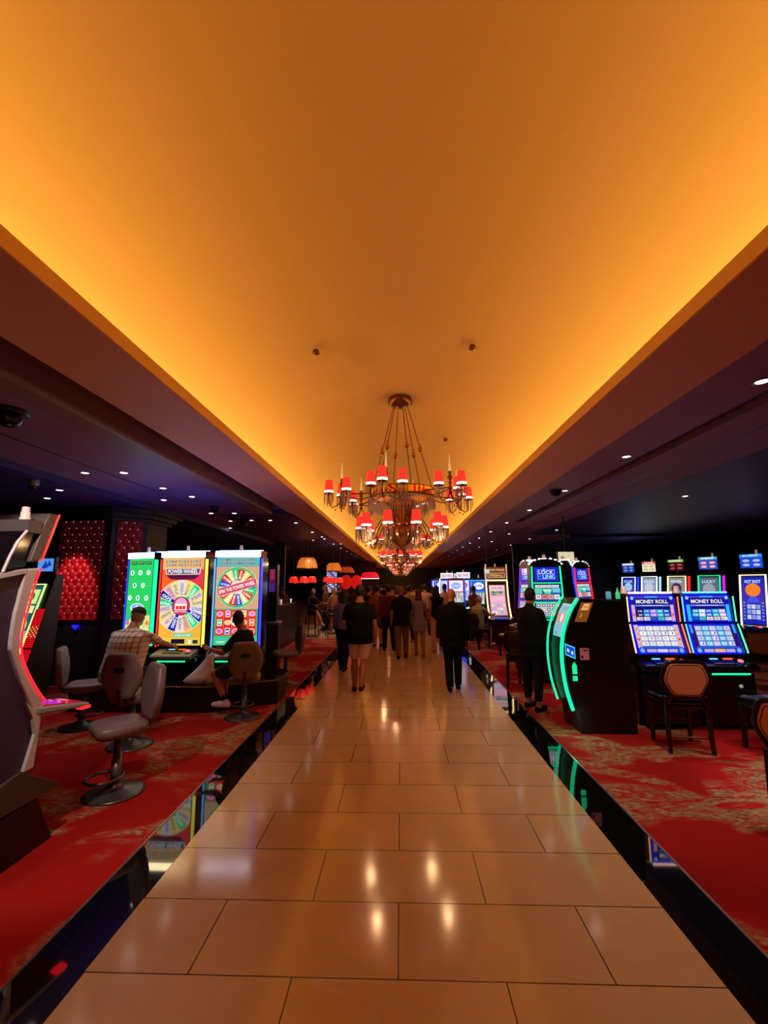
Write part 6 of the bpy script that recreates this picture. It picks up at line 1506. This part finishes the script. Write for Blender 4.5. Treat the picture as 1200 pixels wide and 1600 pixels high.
for x, y, lb in ((-2.72, 22.2, 'left oval red tufted chair back glowing beyond the bar'), (-2.25, 22.6, 'right oval red tufted back beyond the bar, smoother')):
    t = thing('booth_seat', lb, 'seat', (x, y, 0))
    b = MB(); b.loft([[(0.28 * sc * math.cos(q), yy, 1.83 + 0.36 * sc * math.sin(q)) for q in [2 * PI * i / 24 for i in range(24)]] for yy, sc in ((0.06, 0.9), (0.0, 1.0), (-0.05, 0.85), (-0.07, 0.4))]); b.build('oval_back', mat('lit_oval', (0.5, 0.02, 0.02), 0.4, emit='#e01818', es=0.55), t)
    b = MB(); b.box(-0.2, 0.2, -0.1, 0.3, 0, 1.2); b.box(-0.05, 0.05, 0.0, 0.06, 1.2, 1.5); b.build('bench', M_BLACK, t, bevel=0.02)
b = MB(); b.box(-4.5, -1.95, 36, 36.2, 0, CEIL); struct('wall_end', b, M_REDWALL)
b = MB(); b.box(-15, -4.6, 17.5, 17.7, 0, CEIL); struct('wall_bar', b, M_DARKWALL)
# lit window squares at the bar's back
t = thing('wall_screen', 'blue-white patterned lit screen glimpsed behind the bar lamps', 'screen', (-3.25, 21.0, 1.35))
a = Art(0.5, 1.3, '#303a78')
for i in range(6):
    for j in range(15):
        if (i * 7 + j * 3) % 4: a.rect(.01 + .08 * i, .01 + .085 * j, .07 + .08 * i, .07 + .085 * j, ['#d8e8ff', '#88a8f0', '#f0b0c8'][(i + j) % 3], 1)
b = MB(); b.box(-0.27, 0.27, 0.0, 0.05, -0.02, 1.33); b.build('housing', M_BLACK, t)
b = MB(); b.box(-0.02, 0.02, 0.0, 0.03, -1.35, 0); b.box(-0.15, 0.15, -0.1, 0.14, -1.35, -1.32); b.build('stand', M_BLACK, t)
a.build('picture', t, lambda u, v, d: (u - .25, -0.002 - d, v))
# waste bin and dark divider right of the wheel machines
t = thing('waste_bin', 'slim dark waste bin with silver lid right of the wheel machines', 'bin', (-2.72, 9.6, 0))
b = MB(); b.box(-0.13, 0.13, -0.13, 0.13, 0, 0.97); b.build('body', mat('bin_brown', '#3a2624', 0.3, 0.5), t, bevel=0.01)
b = MB(); b.box(-0.15, 0.15, -0.15, 0.15, 0.97, 1.03); b.build('lid', M_CHROME, t, bevel=0.015)
b = MB(); b.box(-0.09, 0.09, -0.133, -0.128, 0.83, 0.92); b.build('opening', M_BLACK, t)
t = thing('dark_divider', 'narrow dark divider with blue and rose reflections painted on, between the right wheel machine and the bar', 'panel', (-3.28, 11.0, 0))
b = MB(); b.box(-0.24, 0.24, -0.1, 0.1, 0, 2.28); b.build('post', M_BLACK, t)
a = Art(0.20, 0.75, '#101c3c'); a.rect(0, .5, .2, .75, '#284468', 1); a.build('blue_reflection', t, lambda u, v, d: (u - .24, -0.102 - d, 1.45 + v))  # reflections on the divider painted as glowing blue and rose patches
a = Art(0.16, 0.55, '#501430'); a.rect(.03, .3, .13, .55, '#8a2848', 1); a.rect(0, 0, .16, .2, '#3a2070', 1); a.build('rose_reflection', t, lambda u, v, d: (u + .04, -0.102 - d, 1.62 + v))

# ================================================================== RIGHT: hanging screen, small box
t = thing('ceiling_screen', 'pale screen hanging from a rod above the round bank of machines', 'screen', (4.05, 11.0, 2.4), R(6))
b = MB(); b.box(-0.22, 0.22, 0, 0.05, -0.15, 0.15); b.build('housing', M_BLACK, t)
a = Art(0.40, 0.27, '#d8d0a8'); a.frame(.03, .03, .37, .24, .006, '#b0a888', 1); a.rect(.08, .12, .2, .14, '#a09878', 1); a.rect(.24, .17, .32, .185, '#a09878', 1)
a.build('picture', t, lambda u, v, d: (u - .2, -0.002 - d, v - .135))
b = MB(); b.tube([(0, 0.03, 0.15), (0, 0.03, CEIL - 2.4)], 0.015, 6); b.build('rod', M_BLACK, t)
t = thing('sign_box', 'tiny white lit box left above the gold-framed machine', 'sign', (2.52, 13.1, 2.12))
b = MB(); b.box(-0.06, 0.06, -0.03, 0.03, -0.06, 0.06); b.build('box', glow('signwhite', '#d8e8e0', 0.8), t)
b = MB(); b.tube([(0, 0, 0.06), (0, 0, CEIL - 2.12)], 0.008, 5); b.build('rod', M_BLACK, t)
